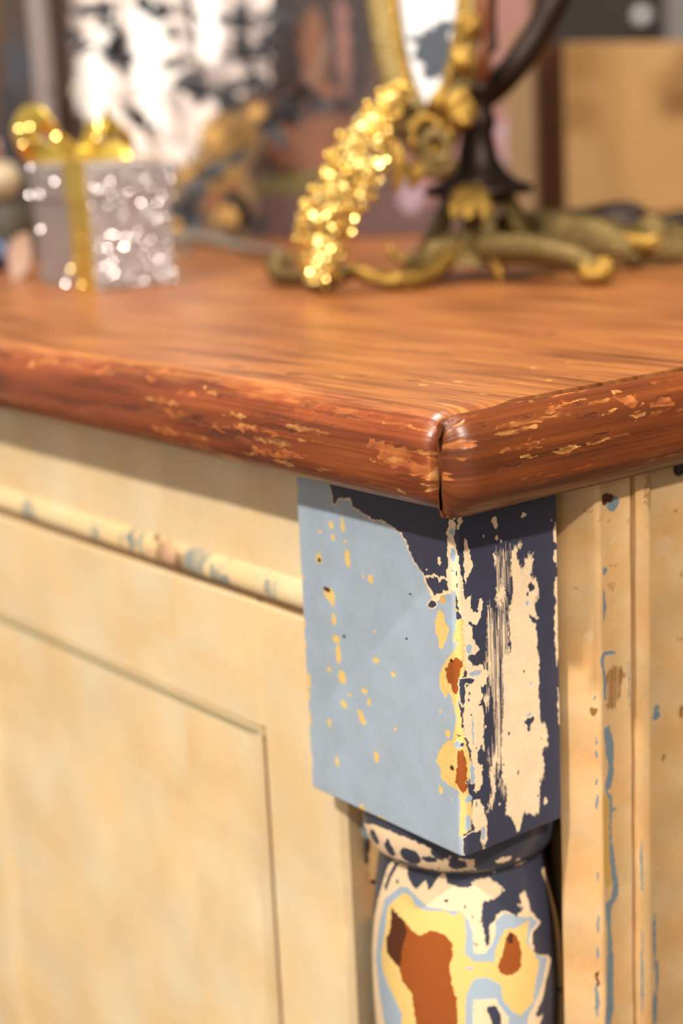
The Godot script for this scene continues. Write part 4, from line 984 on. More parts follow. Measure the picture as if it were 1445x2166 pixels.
	fill(strip, scaled([795, 179, 772, 174, 760, 186, 767, 194, 793, 189], 1.0), PAINT.oak, LAYER.oak, 7.0, 0.0, -1.0, 0.62)
	fill(strip, scaled([911, 240, 891, 237, 877, 242, 900, 251], 1.0), PAINT.straw, LAYER.straw, 4.0, 0.0, -1.0, 0.62)
	fill(strip, oval(841, 177, 3, 3, 1.0), PAINT.straw, LAYER.straw, 5.0, 0.0, -1.0, 0.62)
	fill(strip, oval(847, 184, 5, 3, 1.0), PAINT.straw, LAYER.straw, 5.0, 0.0, -1.0, 0.62)
	fill(strip, oval(997, 134, 3, 3, 1.0), PAINT.straw, LAYER.straw, 5.0, 0.0, -1.0, 0.62)
	fill(strip, oval(914, 117, 3, 3, 1.0), PAINT.straw, LAYER.straw, 5.0, 0.0, -1.0, 0.62)
	fill(strip, oval(827, 136, 8, 3, 1.0), PAINT.straw, LAYER.straw, 5.0, 0.0, -1.0, 0.62)
	fill(strip, oval(868, 140, 12, 3, 1.0), PAINT.straw, LAYER.straw, 5.0, 0.0, -1.0, 0.62)
	fill(strip, oval(1025, 154, 3, 6, 1.0), PAINT.straw, LAYER.straw, 5.0, 0.0, -1.0, 0.62)
	fill(strip, oval(938, 239, 12, 3, 1.0), PAINT.straw, LAYER.straw, 5.0, 0.0, -1.0, 0.62)
	fill(strip, oval(857, 240, 14, 3, 1.0), PAINT.straw, LAYER.straw, 5.0, 0.0, -1.0, 0.62)
	fill(strip, oval(1005, 142, 3, 3, 1.0), PAINT.straw, LAYER.straw, 5.0, 0.0, -1.0, 0.62)
	fill(strip, oval(998, 217, 3, 4, 1.0), PAINT.straw, LAYER.straw, 5.0, 0.0, -1.0, 0.62)
	fill(strip, oval(960, 214, 6, 3, 1.0), PAINT.straw, LAYER.straw, 5.0, 0.0, -1.0, 0.62)
	fill(strip, oval(935, 211, 8, 5, 1.0), PAINT.oak, LAYER.oak, 8.0, 0.0, -1.0, 0.62)
	fill(strip, oval(922, 169, 6, 3, 1.0), PAINT.oak, LAYER.oak, 8.0, 0.0, -1.0, 0.62)
	fill(strip, oval(894, 141, 12, 4, 1.0), PAINT.oak, LAYER.oak, 8.0, 0.0, -1.0, 0.62)
	fill(strip, oval(927, 224, 8, 3, 1.0), PAINT.oak, LAYER.oak, 8.0, 0.0, -1.0, 0.62)
	fill(strip, oval(937, 100, 15, 4, 1.0), PAINT.oak, LAYER.oak, 8.0, 0.0, -1.0, 0.62)
	fill(strip, oval(976, 86, 11, 3, 1.0), PAINT.oak, LAYER.oak, 8.0, 0.0, -1.0, 0.62)
	fill(strip, oval(890, 85, 16, 3, 1.0), PAINT.oak, LAYER.oak, 8.0, 0.0, -1.0, 0.62)
	fill(strip, oval(931, 152, 11, 3, 1.0), PAINT.umber, LAYER.umber, 8.0, 0.0, -1.0, 0.62)
	fill(strip, oval(875, 150, 3, 3, 1.0), PAINT.umber, LAYER.umber, 8.0, 0.0, -1.0, 0.62)
	fill(strip, oval(854, 225, 9, 3, 1.0), PAINT.umber, LAYER.umber, 8.0, 0.0, -1.0, 0.62)
	fill(strip, oval(1007, 132, 7, 12, 1.0), PAINT.umber, LAYER.umber, 8.0, 0.0, -1.0, 0.62)
	fill(strip, oval(869, 180, 13, 3, 1.0), PAINT.umber, LAYER.umber, 8.0, 0.0, -1.0, 0.62)
	fill(strip, oval(780, 171, 9, 3, 1.0), PAINT.umber, LAYER.umber, 8.0, 0.0, -1.0, 0.62)
	fill(strip, oval(975, 151, 7, 6, 1.0), PAINT.umber, LAYER.umber, 8.0, 0.0, -1.0, 0.62)
	fill(strip, oval(961, 253, 13, 4, 1.0), PAINT.umber, LAYER.umber, 8.0, 0.0, -1.0, 0.62)
	scatter_wear(strip, Vector2(500, 60), Vector2(1024, 420), 130, 0.34)
	var strip_m := mat(Color.WHITE, 0.36, 0.0, 0.5)
	strip_m.albedo_texture = color_map(strip)
	strip_m.heightmap_enabled = true
	strip_m.heightmap_texture = layer_map(strip, 1)
	strip_m.heightmap_scale = 0.05
	var edge := []
	for q in [[0.0180, 0.9000], [0.0180, 0.9130], [0.0187, 0.9156], [0.0200, 0.9167], [0.0213, 0.9166], [0.0229, 0.9160], [0.0244, 0.9149], [0.0258, 0.9134], [0.0270, 0.9115], [0.0280, 0.9092], [0.0287, 0.9067], [0.0292, 0.9041], [0.0293, 0.9013], [0.0293, 0.8930], [0.0291, 0.8905], [0.0285, 0.8880], [0.0274, 0.8857], [0.0260, 0.8837], [0.0243, 0.8819], [0.0223, 0.8805], [0.0201, 0.8795], [0.0198, 0.8788], [0.0188, 0.8793], [0.0182, 0.8806], [0.0180, 0.8830], [0.0180, 0.9000]]: edge.append(Vector2(q[0], q[1]))
	st = []
	for q in [-1.15, -0.8, -0.6]: st.append([q, 0.0, 0.0])
	for k in 100: st.append([-0.48 + k * 0.00495, 0.0, 0.0003])
	for q in [[0.0135, 0.0001], [0.0160, 0.0006], [0.0185, 0.0016], [0.0203, 0.0030], [0.0215, 0.0046], [0.0222, 0.0064], [0.0224, 0.0084]]: st.append([q[0], q[1], 0.0])
	put("joint_filler", moulding([Vector2(0.0140, 0.905), Vector2(0.0140, 0.9140), Vector2(0.0160, 0.9150), Vector2(0.0186, 0.9152), Vector2(0.0186, 0.905)], Vector3(0, 0, -1.1), Vector3(0, 0, 0.0175), Vector3.RIGHT, Vector3.UP, 0.2, 60, 0.00025), mat(rgb(20, 12, 8), 0.95), top)
	put("edge_strip", edge_sweep(edge, st, false, func(q: Vector2) -> float: return smoothstep(0.0176, 0.0222, q.x), func(a: float, l: float) -> float: return a / l, func(z: float) -> float: return (z + 0.45) / 0.48), strip_m, top)

	# ------------------------------------------------------------ pictures at the back
	var art := Canvas.new(1000, 800, rgb(78, 57, 48), 128)
	fill(art, scaled([74, 276, 530, 312, 509, 412, 494, 505, 417, 536, 353, 569, 334, 621, 327, 644, 241, 665, 189, 643, 156, 587, 57, 541], 1.0), PAINT.fall, LAYER.fall, 12.0, 0.0, -1.0)
	fill(art, oval(77, 383, 15, 108, 1.0), PAINT.fallgrey, LAYER.fallgrey, 10.0, 0.0, -1.0, 1.00)
	fill(art, oval(182, 470, 12, 108, 1.0), PAINT.fallgrey, LAYER.fallgrey, 10.0, 0.0, -1.0, 1.00)
	fill(art, oval(332, 426, 26, 132, 1.0), PAINT.fallgrey, LAYER.fallgrey, 10.0, 0.0, -1.0, 1.00)
	fill(art, oval(269, 378, 20, 52, 1.0), PAINT.fallgrey, LAYER.fallgrey, 10.0, 0.0, -1.0, 1.00)
	fill(art, oval(425, 406, 59, 77, 1.0), PAINT.fallgrey, LAYER.fallgrey, 10.0, 0.0, -1.0, 1.00)
	fill(art, oval(290, 565, 10, 53, 1.0), PAINT.fallgrey, LAYER.fallgrey, 10.0, 0.0, -1.0, 1.00)
	fill(art, oval(369, 481, 30, 43, 1.0), PAINT.fallgrey, LAYER.fallgrey, 10.0, 0.0, -1.0, 1.00)
	fill(art, oval(461, 460, 29, 51, 1.0), PAINT.fallgrey, LAYER.fallgrey, 10.0, 0.0, -1.0, 1.00)
	fill(art, oval(104, 502, 36, 100, 1.0), PAINT.spray, LAYER.spray, 8.0, 0.0, -1.0, 1.00)
	fill(art, oval(239, 455, 43, 134, 1.0), PAINT.spray, LAYER.spray, 8.0, 0.0, -1.0, 1.00)
	fill(art, oval(365, 402, 28, 69, 1.0), PAINT.spray, LAYER.spray, 8.0, 0.0, -1.0, 1.00)
	fill(art, oval(146, 396, 21, 44, 1.0), PAINT.spray, LAYER.spray, 8.0, 0.0, -1.0, 1.00)
	fill(art, scaled([337, 581, 374, 561, 476, 544, 476, 583, 455, 644, 428, 661, 440, 724, 323, 694, 280, 701, 234, 746, 250, 682, 327, 644], 1.0), PAINT.goldrock, LAYER.goldrock, 8.0, 0.0, -1.0)
	fill(art, oval(360, 604, 22, 17, 1.0), PAINT.goldlight, LAYER.goldlight, 8.0, 0.0, -1.0, 1.00)
	fill(art, oval(460, 560, 17, 12, 1.0), PAINT.goldlight, LAYER.goldlight, 8.0, 0.0, -1.0, 1.00)
	fill(art, oval(303, 674, 29, 14, 1.0), PAINT.goldlight, LAYER.goldlight, 8.0, 0.0, -1.0, 1.00)
	fill(art, oval(238, 764, 31, 11, 1.0), PAINT.goldlight, LAYER.goldlight, 8.0, 0.0, -1.0, 1.00)
	fill(art, oval(381, 754, 51, 20, 1.0), PAINT.goldlight, LAYER.goldlight, 8.0, 0.0, -1.0, 1.00)
	fill(art, scaled([236, 728, 323, 694, 445, 724, 460, 806, 218, 811], 1.0), PAINT.rock, LAYER.rock, 8.0, 0.0, -1.0)
	fill(art, oval(243, 769, 36, 11, 1.0), PAINT.goldlight, LAYER.goldlight, 8.0, 0.0, -1.0, 1.00)
	fill(art, oval(391, 754, 43, 18, 1.0), PAINT.goldlight, LAYER.goldlight, 8.0, 0.0, -1.0, 1.00)
	fill(art, oval(362, 721, 37, 14, 1.0), PAINT.rust, LAYER.rust, 10.0, 0.0, -1.0, 1.00)
	fill(art, oval(405, 696, 14, 12, 1.0), PAINT.rust, LAYER.rust, 10.0, 0.0, -1.0, 1.00)
	fill(art, oval(549, 647, 58, 26, 1.0), PAINT.rust, LAYER.rust, 10.0, 0.0, -1.0, 1.00)
	fill(art, oval(502, 601, 39, 17, 1.0), PAINT.rust, LAYER.rust, 10.0, 0.0, -1.0, 1.00)
	fill(art, scaled([506, 310, 718, 326, 696, 516, 649, 591, 515, 567, 488, 522], 1.0), PAINT.cliffdark, LAYER.cliffdark, 8.0, 0.0, -1.0)
	fill(art, oval(584, 458, 28, 76, 1.0), PAINT.cliffwarm, LAYER.cliffwarm, 12.0, 0.0, -1.0, 1.00)
	fill(art, oval(565, 534, 67, 17, 1.0), PAINT.cliffwarm, LAYER.cliffwarm, 12.0, 0.0, -1.0, 1.00)
	fill(art, oval(600, 605, 76, 34, 1.0), PAINT.cliffwarm, LAYER.cliffwarm, 12.0, 0.0, -1.0, 1.00)
	fill(art, oval(530, 629, 58, 26, 1.0), PAINT.cliffwarm, LAYER.cliffwarm, 12.0, 0.0, -1.0, 1.00)
	fill(art, oval(567, 674, 68, 26, 1.0), PAINT.cliffwarm, LAYER.cliffwarm, 12.0, 0.0, -1.0, 1.00)
	fill(art, oval(644, 454, 13, 93, 1.0), PAINT.cliffpink, LAYER.cliffpink, 8.0, 0.0, -1.0, 1.00)
	fill(art, oval(680, 447, 20, 92, 1.0), PAINT.cliffdark, LAYER.cliffdark, 8.0, 0.0, -1.0, 1.00)
	fill(art, oval(521, 455, 25, 103, 1.0), PAINT.cliffdark, LAYER.cliffdark, 8.0, 0.0, -1.0, 1.00)
	fill(art, oval(506, 703, 59, 16, 1.0), PAINT.moss, LAYER.moss, 8.0, 0.0, -1.0, 1.00)
	fill(art, oval(547, 687, 39, 12, 1.0), PAINT.moss, LAYER.moss, 8.0, 0.0, -1.0, 1.00)
	fill(art, oval(523, 757, 79, 40, 1.0), PAINT.boulder, LAYER.boulder, 8.0, 0.0, -1.0, 1.00)
	fill(art, oval(659, 774, 86, 35, 1.0), PAINT.boulder, LAYER.boulder, 8.0, 0.0, -1.0, 1.00)
	fill(art, oval(756, 749, 74, 43, 1.0), PAINT.boulder, LAYER.boulder, 8.0, 0.0, -1.0, 1.00)
	fill(art, oval(446, 778, 26, 23, 1.0), PAINT.cliffdark, LAYER.cliffdark, 6.0, 0.0, -1.0, 1.00)
	fill(art, oval(599, 803, 58, 7, 1.0), PAINT.cliffdark, LAYER.cliffdark, 6.0, 0.0, -1.0, 1.00)
	fill(art, oval(847, 658, 36, 93, 1.0), PAINT.cliffpink, LAYER.cliffpink, 8.0, 0.0, -1.0, 1.00)
	fill(art, oval(965, 441, 51, 89, 1.0), PAINT.cliffpink, LAYER.cliffpink, 8.0, 0.0, -1.0, 1.00)
	fill(art, oval(956, 620, 33, 58, 1.0), PAINT.cliffpink, LAYER.cliffpink, 8.0, 0.0, -1.0, 1.00)
	fill(art, oval(786, 698, 37, 51, 1.0), PAINT.cliffpink, LAYER.cliffpink, 8.0, 0.0, -1.0, 1.00)
	fill(art, oval(956, 629, 19, 33, 1.0), PAINT.lilac, LAYER.lilac, 8.0, 0.0, -1.0, 1.00)
	fill(art, oval(953, 662, 10, 13, 1.0), PAINT.lilac, LAYER.lilac, 8.0, 0.0, -1.0, 1.00)
	fill(art, oval(766, 724, 28, 34, 1.0), PAINT.lilac, LAYER.lilac, 8.0, 0.0, -1.0, 1.00)
	fill(art, oval(979, 588, 26, 158, 1.0), PAINT.tan, LAYER.tan, 8.0, 0.0, -1.0, 1.00)
	fill(art, oval(990, 722, 35, 50, 1.0), PAINT.tan, LAYER.tan, 8.0, 0.0, -1.0, 1.00)
	var art_img := Image.create_from_data(1000, 800, false, Image.FORMAT_RGB8, art.c)
	art_img.resize(200, 160, Image.INTERPOLATE_LANCZOS)
	art_img.resize(1000, 800, Image.INTERPOLATE_CUBIC)
	var art_m := mat(Color.WHITE, 0.7)
	art_m.albedo_texture = ImageTexture.create_from_image(art_img)
	var bl := Vector3(-1.0566, 0.9180, -0.4159)
	var br := Vector3(-0.6220, 0.9180, -0.6579)
	var right := (br - bl).normalized()
	var facing := right.cross(Vector3.UP).normalized()
	var pw := bl.distance_to(br)
	var ph := pw * 0.8
	var pic := thing("waterfall_picture", "large landscape picture of a white waterfall among brown rocks standing at the back", "picture", bl)
	var sheet := Shape.new()
	var up := Vector3.UP * ph
	sheet.quad(Vector3.ZERO, right * pw, right * pw + up, up, facing, Vector2(0, 1), Vector2(1, 1), Vector2(1, 0), Vector2(0, 0))
	put("painted_canvas", sheet.done(), art_m, pic)
	put("stretcher", box(Vector3(pw + 0.004, ph + 0.004, 0.016), 0.001, Vector3(pw * 0.5, ph * 0.5 + 0.001, -0.0095)), mat(rgb(120, 96, 70), 0.7), pic).basis = Basis(right, Vector3.UP, facing)
	put("frame_bar", box(Vector3(0.012, ph + 0.004, 0.026), 0.002, Vector3(-0.008, ph * 0.5 + 0.001, 0.0)), mat(rgb(128, 96, 60), 0.5), pic).basis = Basis(right, Vector3.UP, facing)
	var dark_art := Canvas.new(512, 512, rgb(78, 66, 60), 128)
	for k in 60:
		var shade: Color = [rgb(52, 54, 62), rgb(96, 76, 58), rgb(60, 46, 38), rgb(110, 94, 84), rgb(70, 74, 86), rgb(84, 60, 40)][k % 6]
		fill(dark_art, oval(rng.randf_range(0, 512), rng.randf_range(0, 512), rng.randf_range(14, 46), rng.randf_range(20, 70), 1.0), shade, 128, 14.0)
	var dark_img := Image.create_from_data(512, 512, false, Image.FORMAT_RGB8, dark_art.c)
	dark_img.resize(120, 120, Image.INTERPOLATE_LANCZOS)
	dark_img.resize(512, 512, Image.INTERPOLATE_CUBIC)
	var dark_m := mat(Color.WHITE, 0.7)
	dark_m.albedo_texture = ImageTexture.create_from_image(dark_img)
	var dl := Vector3(-0.9103, 0.9170, -0.2180)
	var dr := Vector3(-0.9892, 0.9170, -0.3785)
	var along := (dr - dl).normalized()
	var dface := along.cross(Vector3.UP).normalized()
	var dpic := thing("dark_picture", "dark mottled picture with a pale grey frame bar, left of the waterfall picture", "picture", dl)
	var dw := dl.distance_to(dr)
	var dsheet := Shape.new()
	dsheet.quad(Vector3.ZERO, along * dw, along * dw + Vector3.UP * 0.5, Vector3.UP * 0.5, dface, Vector2(0, 1), Vector2(0.5, 1), Vector2(0.5, 0), Vector2(0, 0))
	put("painted_canvas", dsheet.done(), dark_m, dpic)
	put("backing", box(Vector3(dw, 0.5, 0.01), 0.001, Vector3(dw * 0.5, 0.25, -0.006)), mat(rgb(70, 60, 52), 0.8), dpic).basis = Basis(along, Vector3.UP, dface)
	put("frame_bar", box(Vector3(0.021, 0.5, 0.018), 0.003, Vector3(dw - 0.0125, 0.25, 0.002)), mat(rgb(128, 116, 112), 0.5), dpic).basis = Basis(along, Vector3.UP, dface)

	# cream panel on edge at the far right
	var tan_cv := Canvas.new(256, 256, rgb(186, 148, 96), 128)
	for k in 14:
		fill(tan_cv, oval(rng.randf_range(0, 256), rng.randf_range(0, 256), rng.randf_range(10, 40), rng.randf_range(10, 50), 1.0), [rgb(166, 128, 78), rgb(196, 160, 108), rgb(142, 104, 64)][k % 3], 128, 12.0)
	var tan_img := Image.create_from_data(256, 256, false, Image.FORMAT_RGB8, tan_cv.c)
	tan_img.resize(14, 14, Image.INTERPOLATE_LANCZOS)
	tan_img.resize(256, 256, Image.INTERPOLATE_CUBIC)
	var tan_m := mat(Color.WHITE, 0.6)
	tan_m.albedo_texture = ImageTexture.create_from_image(tan_img)
	var crate := thing("cream_box", "tall cream-faced box with a dark brown side behind the brass stand", "box", Vector3(-0.7212, 0.918, -0.944))
	put("case", box(Vector3(0.0425, 0.170, 0.33), 0.001, Vector3(0, 0.085, 0)), mat(rgb(92, 54, 26), 0.6), crate)
	put("face_panel", box(Vector3(0.003, 0.169, 0.329), 0.001, Vector3(0.0226, 0.085, 0)), tan_m, crate)

	var plate := thing("grey_panel", "pale grey panel hanging on the dark wall at the upper right", "panel", Vector3(-1.3172, 1.1469, -1.6750))
	put("board", box(Vector3(0.12, 0.32, 0.02), 0.004, Vector3(0.035, 0.10, 0.0)), mat(rgb(128, 120, 116), 0.6), plate)
	var knob := thing("wall_knob", "small white knob on the dark wall beside the grey panel", "knob", Vector3(-1.3963, 1.1718, -1.6920))
	var kn := put("knob", lathe([Vector2(0.0001, 0.030), Vector2(0.010, 0.028), Vector2(0.014, 0.020), Vector2(0.010, 0.010), Vector2(0.006, 0.004), Vector2(0.006, 0.0)], 18), mat(rgb(220, 215, 215), 0.3), knob)
	kn.rotation.x = PI / 2.0

	# ------------------------------------------------------------ leaf sprigs, gold leaves, twig
	var slate := mat(rgb(34, 36, 43), 0.6)
	var bark := mat(rgb(104, 92, 80), 0.8)
	var shapes := []
	for k in 4: shapes.append(leaf_mesh(0.019 + k * 0.0015, 0.0105 + 0.001 * (k % 2), [0.1, -0.15, 0.3, 0.0][k]))
	sprig("dark leaf sprig hanging before the left part of the white waterfall", [Vector3(-0.8787, 1.1675, -0.4051), Vector3(-0.8749, 1.1264, -0.3942), Vector3(-0.8720, 1.1017, -0.3884), Vector3(-0.8599, 1.0880, -0.3820)], [Vector3(-0.8867, 1.1078, -0.3548), Vector3(-0.8794, 1.0975, -0.3603), Vector3(-0.8722, 1.1172, -0.3773), Vector3(-0.8665, 1.0974, -0.3770), Vector3(-0.8601, 1.0888, -0.3821), Vector3(-0.8645, 1.0907, -0.3771), Vector3(-0.8572, 1.0870, -0.3852), Vector3(-0.8608, 1.1002, -0.3855), Vector3(-0.8856, 1.1304, -0.3649), Vector3(-0.8727, 1.1270, -0.3804), Vector3(-0.8544, 1.1313, -0.4059), Vector3(-0.8655, 1.1135, -0.3846), Vector3(-0.8560, 1.0893, -0.3876), Vector3(-0.8627, 1.0857, -0.3776)], slate, bark, shapes)
	sprig("dark leaf sprig hanging before the middle of the white waterfall", [Vector3(-0.8540, 1.1660, -0.4535), Vector3(-0.8442, 1.1201, -0.4486), Vector3(-0.8244, 1.0819, -0.4428), Vector3(-0.8067, 1.0564, -0.4392)], [Vector3(-0.8446, 1.1281, -0.4174), Vector3(-0.8322, 1.1304, -0.4346), Vector3(-0.8344, 1.1055, -0.4220), Vector3(-0.8200, 1.1052, -0.4407), Vector3(-0.8310, 1.0801, -0.4167), Vector3(-0.8251, 1.0821, -0.4251), Vector3(-0.8119, 1.0730, -0.4389), Vector3(-0.8100, 1.0575, -0.4354), Vector3(-0.8141, 1.0546, -0.4288), Vector3(-0.8172, 1.0613, -0.4274), Vector3(-0.7959, 1.0532, -0.4520), Vector3(-0.7974, 1.0460, -0.4474), Vector3(-0.8048, 1.0539, -0.4407), Vector3(-0.8411, 1.1287, -0.4222), Vector3(-0.8248, 1.1226, -0.4412)], slate, bark, shapes)
	sprig("dark leaf sprig hanging before the right edge of the white waterfall", [Vector3(-0.8370, 1.1655, -0.5093), Vector3(-0.8297, 1.1191, -0.5009), Vector3(-0.8195, 1.0893, -0.4942), Vector3(-0.8060, 1.0553, -0.4902)], [Vector3(-0.8221, 1.1111, -0.4908), Vector3(-0.8184, 1.0942, -0.4891), Vector3(-0.8150, 1.0857, -0.4903), Vector3(-0.8214, 1.0862, -0.4822), Vector3(-0.8081, 1.1017, -0.5055), Vector3(-0.8029, 1.0923, -0.5086), Vector3(-0.8109, 1.0631, -0.4869), Vector3(-0.8064, 1.0644, -0.4933), Vector3(-0.8220, 1.0532, -0.4687), Vector3(-0.8106, 1.1176, -0.5084), Vector3(-0.8271, 1.1230, -0.4889), Vector3(-0.8120, 1.0764, -0.4906), Vector3(-0.8223, 1.1003, -0.4864), Vector3(-0.8026, 1.1088, -0.5153), Vector3(-0.8092, 1.0886, -0.4990), Vector3(-0.8246, 1.1270, -0.4937), Vector3(-0.8039, 1.1254, -0.5200)], slate, bark, shapes)
	sprig("bluish leaf sprig crossing the lower left of the waterfall picture", [Vector3(-0.8279, 1.0512, -0.3589), Vector3(-0.8168, 1.0365, -0.3677), Vector3(-0.7976, 1.0178, -0.3687), Vector3(-0.7751, 0.9894, -0.3701), Vector3(-0.7581, 0.9568, -0.3798)], [Vector3(-0.7983, 1.0357, -0.3579), Vector3(-0.7945, 1.0308, -0.3608), Vector3(-0.7890, 1.0210, -0.3642), Vector3(-0.8026, 1.0384, -0.3532), Vector3(-0.7738, 0.9901, -0.3722), Vector3(-0.7652, 0.9574, -0.3708), Vector3(-0.7609, 0.9617, -0.3781), Vector3(-0.7539, 0.9487, -0.3822), Vector3(-0.7669, 0.9528, -0.3667), Vector3(-0.7713, 0.9555, -0.3621), Vector3(-0.7549, 0.9675, -0.3882), Vector3(-0.7570, 0.9560, -0.3809), Vector3(-0.7503, 0.9891, -0.4024), Vector3(-0.7513, 0.9861, -0.3999), Vector3(-0.7409, 0.9954, -0.4171), Vector3(-0.7379, 0.9639, -0.4088)], slate, bark, shapes)
	sprig("dark leaf sprig before the brown rocks right of the waterfall", [Vector3(-0.7626, 1.0976, -0.5463), Vector3(-0.7590, 1.0607, -0.5198), Vector3(-0.7619, 1.0328, -0.4885), Vector3(-0.7614, 1.0172, -0.4663), Vector3(-0.7511, 0.9621, -0.4247)], [Vector3(-0.7468, 1.0547, -0.4997), Vector3(-0.7430, 1.0496, -0.5028), Vector3(-0.7485, 1.0460, -0.4941), Vector3(-0.7371, 1.0411, -0.5072), Vector3(-0.7581, 1.0290, -0.4751), Vector3(-0.7527, 1.0334, -0.4839), Vector3(-0.7497, 1.0276, -0.4855), Vector3(-0.7580, 1.0186, -0.4712), Vector3(-0.7624, 1.0237, -0.4675), Vector3(-0.7540, 1.0158, -0.4754), Vector3(-0.7709, 0.9640, -0.4334), Vector3(-0.7658, 0.9572, -0.4374), Vector3(-0.7627, 0.9537, -0.4401)], slate, bark, shapes)
	var twig := thing("twig", "grey-brown bent twig lying on the worktop between gift box and brass stand", "twig", Vector3(-0.6732, 0.9170, -0.3307))
	var tp := []
	for q in [Vector3(-0.0674, -0.0051, 0.0129), Vector3(-0.0668, 0.0049, -0.0085), Vector3(-0.0557, 0.0077, -0.0275), Vector3(-0.0245, 0.0067, -0.0306), Vector3(0.0160, 0.0017, -0.0309), Vector3(0.0695, 0.0020, -0.0163), Vector3(0.1352, 0.0051, 0.0149)]: tp.append(q)
	put("stem", tube(curve(tp, 5), [0.0040, 0.0058, 0.0062, 0.0056, 0.0048, 0.0040, 0.0030], 9), bark, twig)
	put("side_shoot", tube([tp[2] + Vector3(0, 0.0, 0), tp[2] + Vector3(0.001, -0.008, 0.004), tp[2] + Vector3(0.002, -0.013, 0.006)], [0.0040, 0.0032, 0.0026], 8), bark, twig)

	# ------------------------------------------------------------ glitter gift box
	var gift_at := Vector3(-0.5339, 0.9170, -0.1571)
	var g_left := (Vector3(-0.6321, 0.9170, -0.1660) - gift_at).normalized()
	var g_back := Vector3(-g_left.z, 0, g_left.x)
	if g_back.dot(gift_at - EYE) < 0.0: g_back = -g_back
	var gift := thing("gift_box", "small silver glitter gift box with a gold ribbon and bow on the worktop", "gift box", gift_at)
	var gl := 0.0986
	var gd := gl * 0.62
	var gh := 0.0594
	var lh := 0.0266
	var turn := Basis(-g_left, Vector3.UP, -g_back)
	if turn.determinant() < 0.0: turn = Basis(g_left, Vector3.UP, -g_back)
	var gmid := g_left * gl * 0.5 + g_back * gd * 0.5
	var silver := mat(rgb(156, 145, 142), 0.42, 0.25)
	var sparkle := mat(rgb(240, 232, 230), 0.28, 1.0)
	var gold := mat(rgb(222, 190, 88), 0.32, 0.8)
	var gold_flake := mat(rgb(255, 226, 140), 0.28, 1.0)
	var body := put("body", box(Vector3(gl, gh, gd), 0.002, Vector3.UP * gh * 0.5), silver, gift)
	body.transform = Transform3D(turn, gmid)
	var lid := put("lid", box(Vector3(gl + 0.003, lh, gd + 0.003), 0.002, Vector3.UP * lh * 0.5), silver, gift)
	lid.transform = Transform3D(turn, gmid + Vector3.UP * gh)
	var band := Shape.new()
	box_into(band, g_left * gl * 0.17 - g_back * 0.0008 + Vector3.UP * gh * 0.5, Vector3(gl * 0.32, gh, 0.0016), 0.0005, turn)
	box_into(band, g_left * gl * 0.17 - g_back * 0.0024 + Vector3.UP * (gh + lh * 0.5), Vector3(gl * 0.32, lh + 0.001, 0.0020), 0.0005, turn)
	box_into(band, g_left * gl * 0.17 + g_back * gd * 0.5 + Vector3.UP * (gh + lh + 0.0006), Vector3(gl * 0.32, 0.0016, gd + 0.008), 0.0005, turn)
	put("ribbon", band.done(), gold, gift)
	var glint := func(on: Node, m: Material, lo: Vector3, du: Vector3, dv: Vector3, out: Vector3, count: int, size: float) -> void:
		var s := Shape.new()
		for k in count:
			var c := lo + du * rng.randf() + dv * rng.randf() + out * 0.0004
			var nn := (out + Vector3(rng.randf_range(-1, 1), rng.randf_range(-0.5, 1.2), rng.randf_range(-1, 1)) * 0.55).normalized()
			var a := nn.cross(Vector3(0.3, 0.9, 0.2)).normalized() * size * rng.randf_range(0.5, 1.2)
			var b := nn.cross(a)
			s.quad(c - a - b, c + a - b, c + a + b, c - a + b, nn)
		var o := put("glitter", s.done(), m, on)
		o.set_meta("kind", "stuff")
	var fl := Node3D.new()
	glint.call(gift, sparkle, Vector3.ZERO, g_left * gl, Vector3.UP * gh, -g_back, 1500, 0.0005)
	glint.call(gift, sparkle, -g_left * 0.0015 - g_back * 0.0015 + Vector3.UP * gh, g_left * (gl + 0.003), Vector3.UP * lh, -g_back, 700, 0.0005)
	glint.call(gift, sparkle, Vector3.ZERO, g_back * gd, Vector3.UP * gh, -g_left, 900, 0.0005)
	glint.call(gift, sparkle, -g_left * 0.0015 - g_back * 0.0015 + Vector3.UP * gh, g_back * (gd + 0.003), Vector3.UP * lh, -g_left, 450, 0.0005)
	fl.free()
	# bow: each loop is a broad ribbon bent round
	var loops := {
		"left": [Vector3(-0.0632, 0.0914, -0.0304), Vector3(-0.0678, 0.1001, -0.0195), Vector3(-0.0733, 0.1129, -0.0088), Vector3(-0.0904, 0.1136, -0.0037), Vector3(-0.1009, 0.1032, -0.0028), Vector3(-0.0993, 0.0952, -0.0102), Vector3(-0.0841, 0.0906, -0.0198), Vector3(-0.0689, 0.0879, -0.0302)],
		"right": [Vector3(-0.0624, 0.0913, -0.0315), Vector3(-0.0559, 0.1018, -0.0356), Vector3(-0.0492, 0.1111, -0.0395), Vector3(-0.0518, 0.1120, -0.0533), Vector3(-0.0540, 0.1029, -0.0638), Vector3(-0.0577, 0.0931, -0.0636), Vector3(-0.0602, 0.0888, -0.0503), Vector3(-0.0651, 0.0876, -0.0350)],
		"tail": [Vector3(-0.0615, 0.0896, -0.0320), Vector3(-0.0467, 0.0930, -0.0391), Vector3(-0.0330, 0.0880, -0.0432), Vector3(-0.0242, 0.0791, -0.0395), Vector3(-0.0197, 0.0681, -0.0343)],
	}
	for k in loops:
		put("bow_tail" if k == "tail" else "bow_loop", tube(curve(loops[k], 6), [0.006, 0.0095, 0.0115, 0.0115, 0.011, 0.0095, 0.006] if k != "tail" else [0.006, 0.0085, 0.0095, 0.0100], 12, 0.16, Vector3(0.75, 0.22, 0.62) if k == "tail" else -g_back), gold, gift)
	put("bow_knot", box(Vector3(0.018, 0.012, 0.012), 0.003, Vector3(-0.0605, 0.0904, -0.0303), turn), gold, gift)
